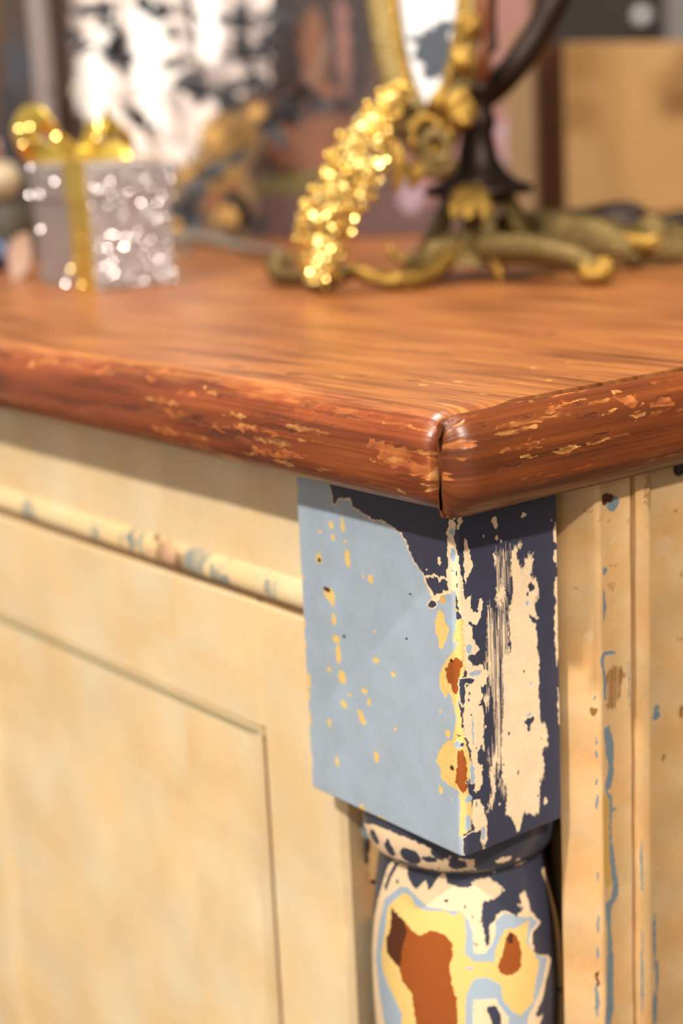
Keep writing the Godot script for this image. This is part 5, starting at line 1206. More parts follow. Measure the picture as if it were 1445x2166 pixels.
	glint.call(gift, gold_flake, Vector3(-0.0198, 0.0684, -0.0277), Vector3(0.010, 0.0, -0.010), Vector3(0, 0.020, 0), Vector3(0.7, 0.2, 0.6).normalized(), 60, 0.0005)
	glint.call(gift, gold_flake, g_left * gl * 0.01 - g_back * 0.002, g_left * gl * 0.32, Vector3.UP * gh, -g_back, 140, 0.0004)

	# ------------------------------------------------------------ small ornaments at the far left
	var orn := thing("ornament", "pale round ornament on a dark green base at the far left beside the gift box", "ornament", Vector3(-0.8616, 0.9170, -0.2566))
	put("base", lathe([Vector2(0.001, 0.0), Vector2(0.022, 0.001), Vector2(0.026, 0.012), Vector2(0.027, 0.030), Vector2(0.022, 0.046), Vector2(0.010, 0.054), Vector2(0.001, 0.055)], 28), mat(rgb(52, 44, 26), 0.7), orn)
	var ball := lathe([Vector2(0.0005, 0.0), Vector2(0.008, 0.0015), Vector2(0.015, 0.007), Vector2(0.0185, 0.0155), Vector2(0.018, 0.023), Vector2(0.013, 0.031), Vector2(0.006, 0.0345), Vector2(0.0005, 0.0352)], 28)
	var pale := put("ball", ball, mat(rgb(160, 142, 112), 0.5), orn)
	pale.position = Vector3(0, 0.052, 0)
	put("peg", tube([Vector3(0.0, 0.085, 0), Vector3(0.008, 0.095, 0.004), Vector3(0.016, 0.102, 0.008)], [0.0025, 0.0028, 0.0024], 8), mat(rgb(200, 170, 158), 0.5), orn)
	var blue_ball := put("blue_bauble", lathe([Vector2(0.0005, 0.0), Vector2(0.008, 0.0015), Vector2(0.0125, 0.007), Vector2(0.0135, 0.0125), Vector2(0.0125, 0.018), Vector2(0.008, 0.0235), Vector2(0.0005, 0.025)], 24), mat(rgb(50, 58, 86), 0.25))
	blue_ball.position = Vector3(-0.7868, 0.9330, -0.2137)
	blue_ball.position.y = 0.9172
	tag(blue_ball, "dark blue shiny bauble at the far left edge in front of the dark base", "bauble")
	var petal := thing("white_petal", "white petal-shaped ornament leaning beside the gift box at the far left", "ornament", Vector3(-0.6977, 0.9170, -0.1778))
	var pm := put("petal", leaf_mesh(0.052, 0.022, 0.2), mat(rgb(214, 190, 172), 0.5), petal)
	pm.transform = Transform3D(aim(Vector3(0.0355, 0.0360, -0.0050), Vector3(0.7, 0.3, 0.6)), Vector3(0, 0.001, 0))

	# ------------------------------------------------------------ brass mirror stand
	var brass := mat(rgb(152, 118, 54), 0.34, 0.9)
	var old_brass := mat(rgb(106, 86, 46), 0.42, 0.65)
	var pale_brass := mat(rgb(132, 112, 66), 0.5, 0.6)
	var cast := noise_bytes(256, 256, 0.09, 91, 4)
	var cast_map := ImageTexture.create_from_image(Image.create_from_data(256, 256, false, Image.FORMAT_L8, cast))
	for m in [brass, old_brass, pale_brass]:
		m.uv1_triplanar = true
		m.uv1_scale = Vector3(14, 14, 14)
		m.heightmap_enabled = true
		m.heightmap_texture = cast_map
		m.heightmap_scale = 0.25
	var inset := Canvas.new(256, 256, rgb(216, 216, 218), 128)  # pale ground and dark blotches paint in a mirror reflection
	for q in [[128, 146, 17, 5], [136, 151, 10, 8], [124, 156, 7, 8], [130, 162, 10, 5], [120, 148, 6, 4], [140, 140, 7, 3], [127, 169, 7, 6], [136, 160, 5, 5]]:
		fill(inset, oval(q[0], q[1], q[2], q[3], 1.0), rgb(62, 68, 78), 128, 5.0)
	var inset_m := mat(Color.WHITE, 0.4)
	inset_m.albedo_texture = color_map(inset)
	var bronze := mat(rgb(40, 28, 22), 0.45, 0.7)
	var rosewood := mat(rgb(104, 52, 20), 0.4)
	var stand_at := Vector3(-0.4553, 0.9170, -0.4329)
	var stand := thing("brass_stand", "ornate old brass stand holding an oval frame on scrolled legs", "stand", stand_at)
	var rel := func(list: Array) -> Array:
		var o := []
		for q in list: o.append(q - stand_at)
		return o
	put("leg", tube(curve(rel.call([Vector3(-0.3513, 0.9389, -0.3294), Vector3(-0.3448, 0.9287, -0.3087), Vector3(-0.3401, 0.9201, -0.2861), Vector3(-0.3421, 0.9186, -0.2661), Vector3(-0.3549, 0.9209, -0.2537), Vector3(-0.3701, 0.9249, -0.2489)]), 6), [0.0070, 0.0072, 0.0068, 0.0062, 0.0055, 0.0045], 10, 1.0, Vector3.UP), brass, stand)
	put("foot_scroll", tube(curve(rel.call([Vector3(-0.3701, 0.9249, -0.2489), Vector3(-0.3797, 0.9223, -0.2438), Vector3(-0.3893, 0.9199, -0.2388), Vector3(-0.4024, 0.9217, -0.2393), Vector3(-0.4054, 0.9265, -0.2457), Vector3(-0.3991, 0.9284, -0.2546)]), 6), [0.0050, 0.0066, 0.0072, 0.0066, 0.0050, 0.0030], 10, 1.0, Vector3.UP), old_brass, stand)
	put("foot_scroll", tube(curve(rel.call([Vector3(-0.4104, 0.9208, -0.2453), Vector3(-0.4295, 0.9212, -0.2460), Vector3(-0.4427, 0.9219, -0.2460), Vector3(-0.4501, 0.9272, -0.2467), Vector3(-0.4475, 0.9325, -0.2522), Vector3(-0.4387, 0.9301, -0.2542)]), 6), [0.0040, 0.0060, 0.0072, 0.0066, 0.0050, 0.0030], 10, 1.0, Vector3.UP), old_brass, stand)
	put("leg", tube(curve(rel.call([Vector3(-0.3591, 0.9344, -0.3259), Vector3(-0.3330, 0.9366, -0.3270), Vector3(-0.3018, 0.9386, -0.3263), Vector3(-0.2744, 0.9375, -0.3279), Vector3(-0.2550, 0.9330, -0.3345), Vector3(-0.2427, 0.9256, -0.3392)]), 6), [0.0080, 0.0105, 0.0100, 0.0088, 0.0078, 0.0066], 10, 1.0, Vector3.UP), old_brass, stand)
	put("foot_scroll", tube(curve(rel.call([Vector3(-0.2427, 0.9256, -0.3392), Vector3(-0.2390, 0.9209, -0.3422), Vector3(-0.2411, 0.9178, -0.3349), Vector3(-0.2463, 0.9199, -0.3306), Vector3(-0.2473, 0.9237, -0.3325)]), 6), [0.0060, 0.0072, 0.0072, 0.0060, 0.0040], 10, 1.0, Vector3.UP), brass, stand)
	put("claw", tube(curve(rel.call([Vector3(-0.3170, 0.9367, -0.3227), Vector3(-0.3146, 0.9285, -0.3226), Vector3(-0.3136, 0.9171, -0.3245)]), 6), [0.0052, 0.0050, 0.0028], 10, 1.0, Vector3.UP), brass, stand)
	put("rim", tube(curve(rel.call([Vector3(-0.3895, 0.9405, -0.2971), Vector3(-0.3819, 0.9331, -0.2957), Vector3(-0.3655, 0.9288, -0.2985), Vector3(-0.3524, 0.9291, -0.3073), Vector3(-0.3426, 0.9322, -0.3212)]), 6), [0.0020, 0.0034, 0.0036, 0.0036, 0.0030], 10, 1.0, Vector3.UP), brass, stand)
	put("leg", tube(curve(rel.call([Vector3(-0.3685, 0.9473, -0.3778), Vector3(-0.3584, 0.9485, -0.4082), Vector3(-0.3411, 0.9447, -0.4292), Vector3(-0.3182, 0.9374, -0.4394), Vector3(-0.3020, 0.9283, -0.4402), Vector3(-0.3014, 0.9222, -0.4302)]), 6), [0.0080, 0.0090, 0.0090, 0.0095, 0.0090, 0.0060], 10, 1.0, Vector3.UP), old_brass, stand)
	put("leg_crest", tube(curve(rel.call([Vector3(-0.3632, 0.9491, -0.4360), Vector3(-0.3516, 0.9520, -0.4521), Vector3(-0.3378, 0.9532, -0.4706), Vector3(-0.3229, 0.9472, -0.4708)]), 6), [0.0040, 0.0052, 0.0060, 0.0050], 10, 1.0, Vector3.UP), bronze, stand)
	put("foot_scroll", tube(curve(rel.call([Vector3(-0.3056, 0.9368, -0.4303), Vector3(-0.2920, 0.9334, -0.4383), Vector3(-0.2889, 0.9377, -0.4440), Vector3(-0.2967, 0.9413, -0.4436)]), 6), [0.0060, 0.0070, 0.0060, 0.0040], 10, 1.0, Vector3.UP), brass, stand)
	put("foot_scroll", tube(curve(rel.call([Vector3(-0.3064, 0.9304, -0.4521), Vector3(-0.2970, 0.9266, -0.4629), Vector3(-0.2884, 0.9214, -0.4721), Vector3(-0.2798, 0.9161, -0.4813), Vector3(-0.2700, 0.9092, -0.4744)]), 6), [0.0060, 0.0075, 0.0090, 0.0080, 0.0060], 10, 1.0, Vector3.UP), old_brass, stand)
	put("foot_scroll", tube(curve(rel.call([Vector3(-0.3157, 0.9354, -0.4757), Vector3(-0.3115, 0.9438, -0.4845), Vector3(-0.3045, 0.9439, -0.4935), Vector3(-0.2983, 0.9360, -0.4985)]), 6), [0.0050, 0.0070, 0.0070, 0.0050], 10, 1.0, Vector3.UP), bronze, stand)
	put("leg_leaf", tube(curve(rel.call([Vector3(-0.3591, 0.9497, -0.3909), Vector3(-0.3204, 0.9413, -0.3874), Vector3(-0.2909, 0.9401, -0.3917), Vector3(-0.2750, 0.9322, -0.4010)]), 6), [0.0060, 0.0130, 0.0120, 0.0040], 12, 0.45, (EYE - stand_at).normalized()), old_brass, stand)
	put("leg_leaf", tube(curve(rel.call([Vector3(-0.3672, 0.9494, -0.4308), Vector3(-0.3432, 0.9437, -0.4431), Vector3(-0.3198, 0.9406, -0.4554), Vector3(-0.3155, 0.9441, -0.4793)]), 6), [0.0060, 0.0130, 0.0130, 0.0060], 12, 0.5, (EYE - stand_at).normalized()), bronze, stand)
	put("leg_leaf", tube(curve(rel.call([Vector3(-0.3052, 0.9361, -0.4391), Vector3(-0.2922, 0.9410, -0.4409), Vector3(-0.2860, 0.9314, -0.4454), Vector3(-0.2757, 0.9270, -0.4571)]), 6), [0.0060, 0.0120, 0.0110, 0.0050], 12, 0.5, (EYE - stand_at).normalized()), old_brass, stand)
	put("leg_leaf", tube(curve(rel.call([Vector3(-0.3655, 0.9295, -0.2904), Vector3(-0.3541, 0.9352, -0.2990), Vector3(-0.3461, 0.9375, -0.3103), Vector3(-0.3438, 0.9396, -0.3226)]), 6), [0.0030, 0.0080, 0.0100, 0.0060], 12, 0.5, (EYE - stand_at).normalized()), old_brass, stand)
	put("post", lathe([Vector2(0.0300, -0.0025), Vector2(0.0350, -0.0019), Vector2(0.0366, 0.0006), Vector2(0.0350, 0.0037), Vector2(0.0262, 0.0069), Vector2(0.0187, 0.0125), Vector2(0.0138, 0.0206), Vector2(0.0119, 0.0300), Vector2(0.0106, 0.0375), Vector2(0.0125, 0.0413), Vector2(0.0125, 0.0469), Vector2(0.0106, 0.0506), Vector2(0.0103, 0.0594), Vector2(0.0131, 0.0625), Vector2(0.0144, 0.0669), Vector2(0.0112, 0.0706), Vector2(0.0094, 0.0737), Vector2(0.0003, 0.0750)], 28), bronze, stand).position = Vector3(-0.3628, 0.9724, -0.3526) - stand_at
	var toward := atan2((EYE - stand_at).z, (EYE - stand_at).x)
	put("pierced_foot", skirt([Vector2(0.0187, 0.0000), Vector2(0.0231, -0.0031), Vector2(0.0262, -0.0075), Vector2(0.0288, -0.0125), Vector2(0.0309, -0.0175), Vector2(0.0334, -0.0225), Vector2(0.0366, -0.0275), Vector2(0.0403, -0.0325), Vector2(0.0450, -0.0375), Vector2(0.0500, -0.0413), Vector2(0.0519, -0.0438)], [toward + 0.52, toward - 0.52, toward + 1.57, toward - 1.57, toward + 2.6, toward - 2.6], 0.27, 2, 8, 0.004), old_brass, stand).position = Vector3(-0.3628, 0.9724, -0.3526) - stand_at
	put("foot_leaf", tube(curve(rel.call([Vector3(-0.3470, 0.9777, -0.3280), Vector3(-0.3430, 0.9714, -0.3189), Vector3(-0.3390, 0.9644, -0.3114), Vector3(-0.3360, 0.9583, -0.3062)]), 6), [0.0030, 0.0065, 0.0058, 0.0020], 10, 0.5, (EYE - stand_at).normalized()), brass, stand)
	put("foot_leaf", tube(curve(rel.call([Vector3(-0.3452, 0.9776, -0.3303), Vector3(-0.3394, 0.9711, -0.3236), Vector3(-0.3341, 0.9641, -0.3177), Vector3(-0.3303, 0.9579, -0.3135)]), 6), [0.0030, 0.0065, 0.0058, 0.0020], 10, 0.5, (EYE - stand_at).normalized()), brass, stand)
	put("foot_leaf", tube(curve(rel.call([Vector3(-0.3431, 0.9774, -0.3330), Vector3(-0.3352, 0.9708, -0.3289), Vector3(-0.3284, 0.9637, -0.3248), Vector3(-0.3238, 0.9574, -0.3217)]), 6), [0.0030, 0.0065, 0.0058, 0.0020], 10, 0.5, (EYE - stand_at).normalized()), brass, stand)
	put("yoke_arm", tube(curve(rel.call([Vector3(-0.3727, 1.0329, -0.3631), Vector3(-0.3631, 1.0383, -0.3692), Vector3(-0.3492, 1.0513, -0.3755), Vector3(-0.3396, 1.0713, -0.3872), Vector3(-0.3321, 1.0942, -0.3974), Vector3(-0.3302, 1.1205, -0.4099), Vector3(-0.3321, 1.1470, -0.4177), Vector3(-0.3377, 1.1709, -0.4196)]), 6), [0.0110, 0.0105, 0.0105, 0.0105, 0.0105, 0.0100], 12, 0.9, Vector3.UP), bronze, stand)
	put("yoke_arm", tube(curve(rel.call([Vector3(-0.3727, 1.0329, -0.3631), Vector3(-0.3559, 1.0491, -0.3490), Vector3(-0.3542, 1.0695, -0.3506), Vector3(-0.3533, 1.0927, -0.3523), Vector3(-0.3579, 1.1221, -0.3576), Vector3(-0.3620, 1.1486, -0.3624), Vector3(-0.3657, 1.1721, -0.3667)]), 6), [0.0080, 0.0075, 0.0060, 0.0060, 0.0060], 12, 1.0, Vector3.UP), rosewood, stand)
	put("rosette", tube(curve(rel.call([Vector3(-0.3546, 1.0958, -0.3602), Vector3(-0.3519, 1.0810, -0.3580), Vector3(-0.3511, 1.0710, -0.3553), Vector3(-0.3492, 1.0639, -0.3549), Vector3(-0.3505, 1.0599, -0.3518)]), 6), [0.0040, 0.0030, 0.0050, 0.0042, 0.0030], 9, 1.0, Vector3.UP), bronze, stand)
	put("oval_frame", tube(curve(rel.call([Vector3(-0.4068, 1.2720, -0.3601), Vector3(-0.4023, 1.2689, -0.3648), Vector3(-0.3971, 1.2604, -0.3682), Vector3(-0.3915, 1.2469, -0.3703), Vector3(-0.3857, 1.2289, -0.3709), Vector3(-0.3800, 1.2072, -0.3701), Vector3(-0.3745, 1.1828, -0.3678), Vector3(-0.3696, 1.1568, -0.3642), Vector3(-0.3655, 1.1302, -0.3593), Vector3(-0.3622, 1.1043, -0.3535), Vector3(-0.3601, 1.0802, -0.3470), Vector3(-0.3591, 1.0589, -0.3401), Vector3(-0.3594, 1.0413, -0.3330), Vector3(-0.3608, 1.0283, -0.3261), Vector3(-0.3634, 1.0204, -0.3197), Vector3(-0.3670, 1.0179, -0.3140), Vector3(-0.3715, 1.0210, -0.3093), Vector3(-0.3767, 1.0295, -0.3059), Vector3(-0.3823, 1.0430, -0.3038), Vector3(-0.3881, 1.0610, -0.3032), Vector3(-0.3938, 1.0827, -0.3040), Vector3(-0.3993, 1.1071, -0.3063), Vector3(-0.4042, 1.1331, -0.3100), Vector3(-0.4084, 1.1597, -0.3148), Vector3(-0.4116, 1.1856, -0.3206), Vector3(-0.4137, 1.2097, -0.3271), Vector3(-0.4147, 1.2310, -0.3340), Vector3(-0.4144, 1.2486, -0.3411), Vector3(-0.4130, 1.2616, -0.3480), Vector3(-0.4104, 1.2695, -0.3545), Vector3(-0.4068, 1.2720, -0.3601)]), 3), [0.0105], 12, 0.6, (EYE - stand_at).normalized()), pale_brass, stand)
	put("oval_bead", tube(curve(rel.call([Vector3(-0.4015, 1.2631, -0.3551), Vector3(-0.3979, 1.2603, -0.3587), Vector3(-0.3937, 1.2524, -0.3612), Vector3(-0.3890, 1.2398, -0.3625), Vector3(-0.3840, 1.2230, -0.3625), Vector3(-0.3790, 1.2027, -0.3612), Vector3(-0.3741, 1.1800, -0.3588), Vector3(-0.3697, 1.1556, -0.3552), Vector3(-0.3658, 1.1308, -0.3507), Vector3(-0.3627, 1.1065, -0.3454), Vector3(-0.3604, 1.0840, -0.3397), Vector3(-0.3591, 1.0640, -0.3336), Vector3(-0.3589, 1.0476, -0.3276), Vector3(-0.3597, 1.0354, -0.3218), Vector3(-0.3616, 1.0279, -0.3165), Vector3(-0.3644, 1.0256, -0.3120), Vector3(-0.3679, 1.0284, -0.3084), Vector3(-0.3722, 1.0363, -0.3059), Vector3(-0.3769, 1.0489, -0.3047), Vector3(-0.3819, 1.0657, -0.3047), Vector3(-0.3869, 1.0859, -0.3059), Vector3(-0.3917, 1.1087, -0.3084), Vector3(-0.3962, 1.1331, -0.3119), Vector3(-0.4001, 1.1579, -0.3164), Vector3(-0.4032, 1.1821, -0.3217), Vector3(-0.4055, 1.2047, -0.3275), Vector3(-0.4067, 1.2247, -0.3335), Vector3(-0.4069, 1.2411, -0.3396), Vector3(-0.4061, 1.2533, -0.3453), Vector3(-0.4043, 1.2608, -0.3506), Vector3(-0.4015, 1.2631, -0.3551)]), 3), [0.0030], 8, 1.0, Vector3.UP), brass, stand)
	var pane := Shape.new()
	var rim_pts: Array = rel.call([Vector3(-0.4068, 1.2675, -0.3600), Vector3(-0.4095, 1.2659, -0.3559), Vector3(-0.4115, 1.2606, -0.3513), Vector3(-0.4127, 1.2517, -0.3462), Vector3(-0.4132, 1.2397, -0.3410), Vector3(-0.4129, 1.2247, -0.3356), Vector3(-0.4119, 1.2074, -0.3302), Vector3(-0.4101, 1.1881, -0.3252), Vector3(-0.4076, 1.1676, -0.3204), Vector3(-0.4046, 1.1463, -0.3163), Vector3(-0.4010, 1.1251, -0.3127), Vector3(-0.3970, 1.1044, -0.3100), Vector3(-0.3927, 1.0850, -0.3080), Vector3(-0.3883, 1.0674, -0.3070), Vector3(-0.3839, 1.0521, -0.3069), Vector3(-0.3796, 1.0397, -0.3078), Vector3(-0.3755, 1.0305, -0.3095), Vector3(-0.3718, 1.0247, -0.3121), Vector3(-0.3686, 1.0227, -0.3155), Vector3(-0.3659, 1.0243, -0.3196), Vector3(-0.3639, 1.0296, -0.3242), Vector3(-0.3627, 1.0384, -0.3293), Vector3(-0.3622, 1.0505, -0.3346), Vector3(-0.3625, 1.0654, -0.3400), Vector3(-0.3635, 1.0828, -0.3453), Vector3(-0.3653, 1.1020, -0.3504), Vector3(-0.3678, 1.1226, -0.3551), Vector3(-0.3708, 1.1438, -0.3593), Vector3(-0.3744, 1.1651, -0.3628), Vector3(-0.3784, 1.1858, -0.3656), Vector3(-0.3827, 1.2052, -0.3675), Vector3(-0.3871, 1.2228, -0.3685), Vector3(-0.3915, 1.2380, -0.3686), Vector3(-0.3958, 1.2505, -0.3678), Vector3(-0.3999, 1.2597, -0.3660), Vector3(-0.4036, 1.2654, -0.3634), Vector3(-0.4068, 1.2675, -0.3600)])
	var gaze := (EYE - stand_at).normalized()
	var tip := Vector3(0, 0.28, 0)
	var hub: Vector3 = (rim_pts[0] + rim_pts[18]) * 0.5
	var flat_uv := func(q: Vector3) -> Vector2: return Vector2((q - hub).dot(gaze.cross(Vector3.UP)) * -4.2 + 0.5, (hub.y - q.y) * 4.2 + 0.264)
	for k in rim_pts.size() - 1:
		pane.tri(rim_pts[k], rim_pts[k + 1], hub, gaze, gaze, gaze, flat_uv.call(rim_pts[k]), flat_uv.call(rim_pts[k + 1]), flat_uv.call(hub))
	put("painted_reflection", pane.done(), inset_m, stand)
	put("scroll", tube(curve(rel.call([Vector3(-0.3570, 1.0254, -0.3131), Vector3(-0.3516, 1.0190, -0.3170), Vector3(-0.3488, 1.0107, -0.3167), Vector3(-0.3493, 1.0033, -0.3125), Vector3(-0.3524, 0.9995, -0.3062), Vector3(-0.3567, 1.0002, -0.3001), Vector3(-0.3605, 1.0047, -0.2962), Vector3(-0.3624, 1.0109, -0.2954), Vector3(-0.3618, 1.0166, -0.2977), Vector3(-0.3591, 1.0199, -0.3017), Vector3(-0.3555, 1.0198, -0.3057), Vector3(-0.3521, 1.0169, -0.3082), Vector3(-0.3501, 1.0127, -0.3085), Vector3(-0.3498, 1.0088, -0.3067), Vector3(-0.3509, 1.0065, -0.3037)]), 2), [0.0062, 0.0056, 0.0045, 0.0034], 9, 1.0, Vector3.UP), brass, stand)
	put("scroll", tube(curve(rel.call([Vector3(-0.3691, 1.0110, -0.2917), Vector3(-0.3726, 1.0162, -0.2885), Vector3(-0.3739, 1.0227, -0.2886), Vector3(-0.3727, 1.0281, -0.2915), Vector3(-0.3696, 1.0308, -0.2959), Vector3(-0.3656, 1.0299, -0.3000), Vector3(-0.3622, 1.0263, -0.3024), Vector3(-0.3603, 1.0214, -0.3022), Vector3(-0.3604, 1.0171, -0.2997), Vector3(-0.3620, 1.0148, -0.2961), Vector3(-0.3642, 1.0151, -0.2925), Vector3(-0.3661, 1.0175, -0.2902), Vector3(-0.3670, 1.0208, -0.2897), Vector3(-0.3665, 1.0238, -0.2907), Vector3(-0.3650, 1.0254, -0.2925)]), 2), [0.0055, 0.0050, 0.0040, 0.0030], 9, 1.0, Vector3.UP), old_brass, stand)
	put("scroll", tube(curve(rel.call([Vector3(-0.3420, 0.9922, -0.3114), Vector3(-0.3443, 0.9877, -0.3059), Vector3(-0.3479, 0.9881, -0.3007), Vector3(-0.3513, 0.9928, -0.2973), Vector3(-0.3533, 0.9998, -0.2968), Vector3(-0.3531, 1.0064, -0.2989), Vector3(-0.3509, 1.0103, -0.3024), Vector3(-0.3477, 1.0105, -0.3060), Vector3(-0.3445, 1.0074, -0.3083), Vector3(-0.3423, 1.0025, -0.3085), Vector3(-0.3417, 0.9976, -0.3067), Vector3(-0.3425, 0.9946, -0.3037), Vector3(-0.3441, 0.9941, -0.3007), Vector3(-0.3457, 0.9960, -0.2986), Vector3(-0.3467, 0.9992, -0.2979)]), 2), [0.0055, 0.0050, 0.0040, 0.0030], 9, 1.0, Vector3.UP), old_brass, stand)
	put("scroll", tube(curve(rel.call([Vector3(-0.3407, 1.0280, -0.3269), Vector3(-0.3413, 1.0255, -0.3244), Vector3(-0.3428, 1.0247, -0.3214), Vector3(-0.3445, 1.0258, -0.3189), Vector3(-0.3457, 1.0283, -0.3176), Vector3(-0.3458, 1.0311, -0.3178), Vector3(-0.3449, 1.0332, -0.3191), Vector3(-0.3433, 1.0340, -0.3208), Vector3(-0.3414, 1.0333, -0.3222), Vector3(-0.3399, 1.0316, -0.3228), Vector3(-0.3392, 1.0296, -0.3223), Vector3(-0.3392, 1.0280, -0.3210), Vector3(-0.3397, 1.0273, -0.3193), Vector3(-0.3404, 1.0277, -0.3178), Vector3(-0.3408, 1.0287, -0.3169)]), 2), [0.0044, 0.0040, 0.0032, 0.0024], 9, 1.0, Vector3.UP), brass, stand)
	put("scroll", tube(curve(rel.call([Vector3(-0.3525, 1.0509, -0.3289), Vector3(-0.3531, 1.0555, -0.3290), Vector3(-0.3527, 1.0595, -0.3304), Vector3(-0.3512, 1.0614, -0.3323), Vector3(-0.3493, 1.0609, -0.3340), Vector3(-0.3474, 1.0584, -0.3347), Vector3(-0.3462, 1.0548, -0.3342), Vector3(-0.3458, 1.0517, -0.3328), Vector3(-0.3462, 1.0499, -0.3308), Vector3(-0.3471, 1.0500, -0.3290), Vector3(-0.3479, 1.0517, -0.3279), Vector3(-0.3483, 1.0541, -0.3276), Vector3(-0.3480, 1.0563, -0.3281), Vector3(-0.3472, 1.0576, -0.3288), Vector3(-0.3462, 1.0576, -0.3295)]), 2), [0.0040, 0.0036, 0.0029, 0.0022], 9, 1.0, Vector3.UP), brass, stand)
	put("scroll", tube(curve(rel.call([Vector3(-0.3514, 1.0827, -0.3425), Vector3(-0.3499, 1.0779, -0.3418), Vector3(-0.3496, 1.0735, -0.3399), Vector3(-0.3502, 1.0712, -0.3375), Vector3(-0.3514, 1.0714, -0.3353), Vector3(-0.3525, 1.0739, -0.3340), Vector3(-0.3532, 1.0775, -0.3338), Vector3(-0.3530, 1.0809, -0.3346), Vector3(-0.3521, 1.0829, -0.3359), Vector3(-0.3507, 1.0829, -0.3370), Vector3(-0.3492, 1.0813, -0.3375), Vector3(-0.3482, 1.0787, -0.3372), Vector3(-0.3476, 1.0763, -0.3362), Vector3(-0.3477, 1.0748, -0.3349), Vector3(-0.3480, 1.0746, -0.3336)]), 2), [0.0037, 0.0034, 0.0027, 0.0020], 9, 1.0, Vector3.UP), brass, stand)
	put("acanthus_leaf", tube(curve(rel.call([Vector3(-0.3512, 1.0205, -0.3103), Vector3(-0.3416, 1.0273, -0.3120), Vector3(-0.3377, 1.0370, -0.3208)]), 6), [0.0025, 0.0062, 0.0020], 9, 0.4, (EYE - stand_at).normalized()), brass, stand)
	put("acanthus_leaf", tube(curve(rel.call([Vector3(-0.3448, 1.0142, -0.3163), Vector3(-0.3373, 1.0227, -0.3158), Vector3(-0.3361, 1.0296, -0.3251)]), 6), [0.0025, 0.0062, 0.0020], 9, 0.4, (EYE - stand_at).normalized()), brass, stand)
	put("acanthus_leaf", tube(curve(rel.call([Vector3(-0.3550, 0.9977, -0.2966), Vector3(-0.3490, 0.9879, -0.2871), Vector3(-0.3528, 0.9778, -0.2851)]), 6), [0.0025, 0.0062, 0.0020], 9, 0.4, (EYE - stand_at).normalized()), brass, stand)
	put("acanthus_leaf", tube(curve(rel.call([Vector3(-0.3665, 1.0072, -0.2853), Vector3(-0.3561, 0.9927, -0.2797), Vector3(-0.3580, 0.9768, -0.2778)]), 6), [0.0025, 0.0062, 0.0020], 9, 0.4, (EYE - stand_at).normalized()), brass, stand)
	put("acanthus_leaf", tube(curve(rel.call([Vector3(-0.3563, 1.0237, -0.3049), Vector3(-0.3460, 1.0306, -0.3041), Vector3(-0.3495, 1.0406, -0.3136)]), 6), [0.0025, 0.0062, 0.0020], 9, 0.4, (EYE - stand_at).normalized()), brass, stand)
	put("acanthus_leaf", tube(curve(rel.call([Vector3(-0.3443, 1.0458, -0.3291), Vector3(-0.3417, 1.0544, -0.3223), Vector3(-0.3442, 1.0646, -0.3298)]), 6), [0.0025, 0.0062, 0.0020], 9, 0.4, (EYE - stand_at).normalized()), brass, stand)
	put("acanthus_leaf", tube(curve(rel.call([Vector3(-0.3394, 1.0230, -0.3098), Vector3(-0.3297, 1.0197, -0.3128), Vector3(-0.3376, 1.0266, -0.3304)]), 6), [0.0025, 0.0062, 0.0020], 9, 0.4, (EYE - stand_at).normalized()), brass, stand)

	# ------------------------------------------------------------ garland of gold beads
	var garland := thing("bead_garland", "thick garland of sparkling gold beads spilling down the brass stand", "garland", Vector3(-0.4121, 0.9170, -0.2592))
	var g_at := garland.position
	var bead_m := mat(rgb(208, 172, 84), 0.25, 0.9)
	var bead := SphereMesh.new()
	bead.radius = 1.0
	bead.height = 2.0
	bead.radial_segments = 14
	bead.rings = 8
	var string := [Vector3(-0.3571, 1.0402, -0.2833), Vector3(-0.3576, 1.0319, -0.2726), Vector3(-0.3577, 1.0208, -0.2614), Vector3(-0.3571, 1.0084, -0.2508), Vector3(-0.3549, 0.9960, -0.2421), Vector3(-0.3563, 0.9848, -0.2377), Vector3(-0.3594, 0.9738, -0.2310), Vector3(-0.3661, 0.9654, -0.2275), Vector3(-0.3700, 0.9552, -0.2270), Vector3(-0.3721, 0.9448, -0.2287), Vector3(-0.3753, 0.9345, -0.2290), Vector3(-0.3786, 0.9248, -0.2294)]
	var halves := [0.0048, 0.0102, 0.0132, 0.0174, 0.0192, 0.0210, 0.0192, 0.0186, 0.0174, 0.0144, 0.0120, 0.0090]
	var thread := []
	for q in string: thread.append(q - g_at)
	put("thread", tube(curve(thread, 4), [0.003, 0.006, 0.007, 0.006, 0.005], 8), old_brass, garland)
	var across := Vector3(0.61, 0.0, -0.79)
	for k in 290:
		var f := (k + rng.randf()) / 290.0
		var c: Vector3 = thread[0].lerp(thread[1], 0.0)
		var x := f * (thread.size() - 1)
		var i := mini(int(x), thread.size() - 2)
		c = thread[i].lerp(thread[i + 1], x - i)
		var h := at_share(halves, f)
		var u := rng.randf_range(-1.0, 1.0)
		var r := rng.randf_range(0.0016, 0.0034)
		var p: Vector3 = c + across * u * h + Vector3(0.79, 0.0, 0.61) * (rng.randf_range(0.2, 1.0) * sqrt(1.0 - u * u * 0.9) * 0.020) + Vector3(0, rng.randf_range(-0.005, 0.005), 0)
		p.y = maxf(p.y, r - 0.0005)
		var b := put("bead", bead, bead_m, garland)
		b.transform = Transform3D(Basis().scaled(Vector3(r, r, r)), p)
	var gs := Shape.new()
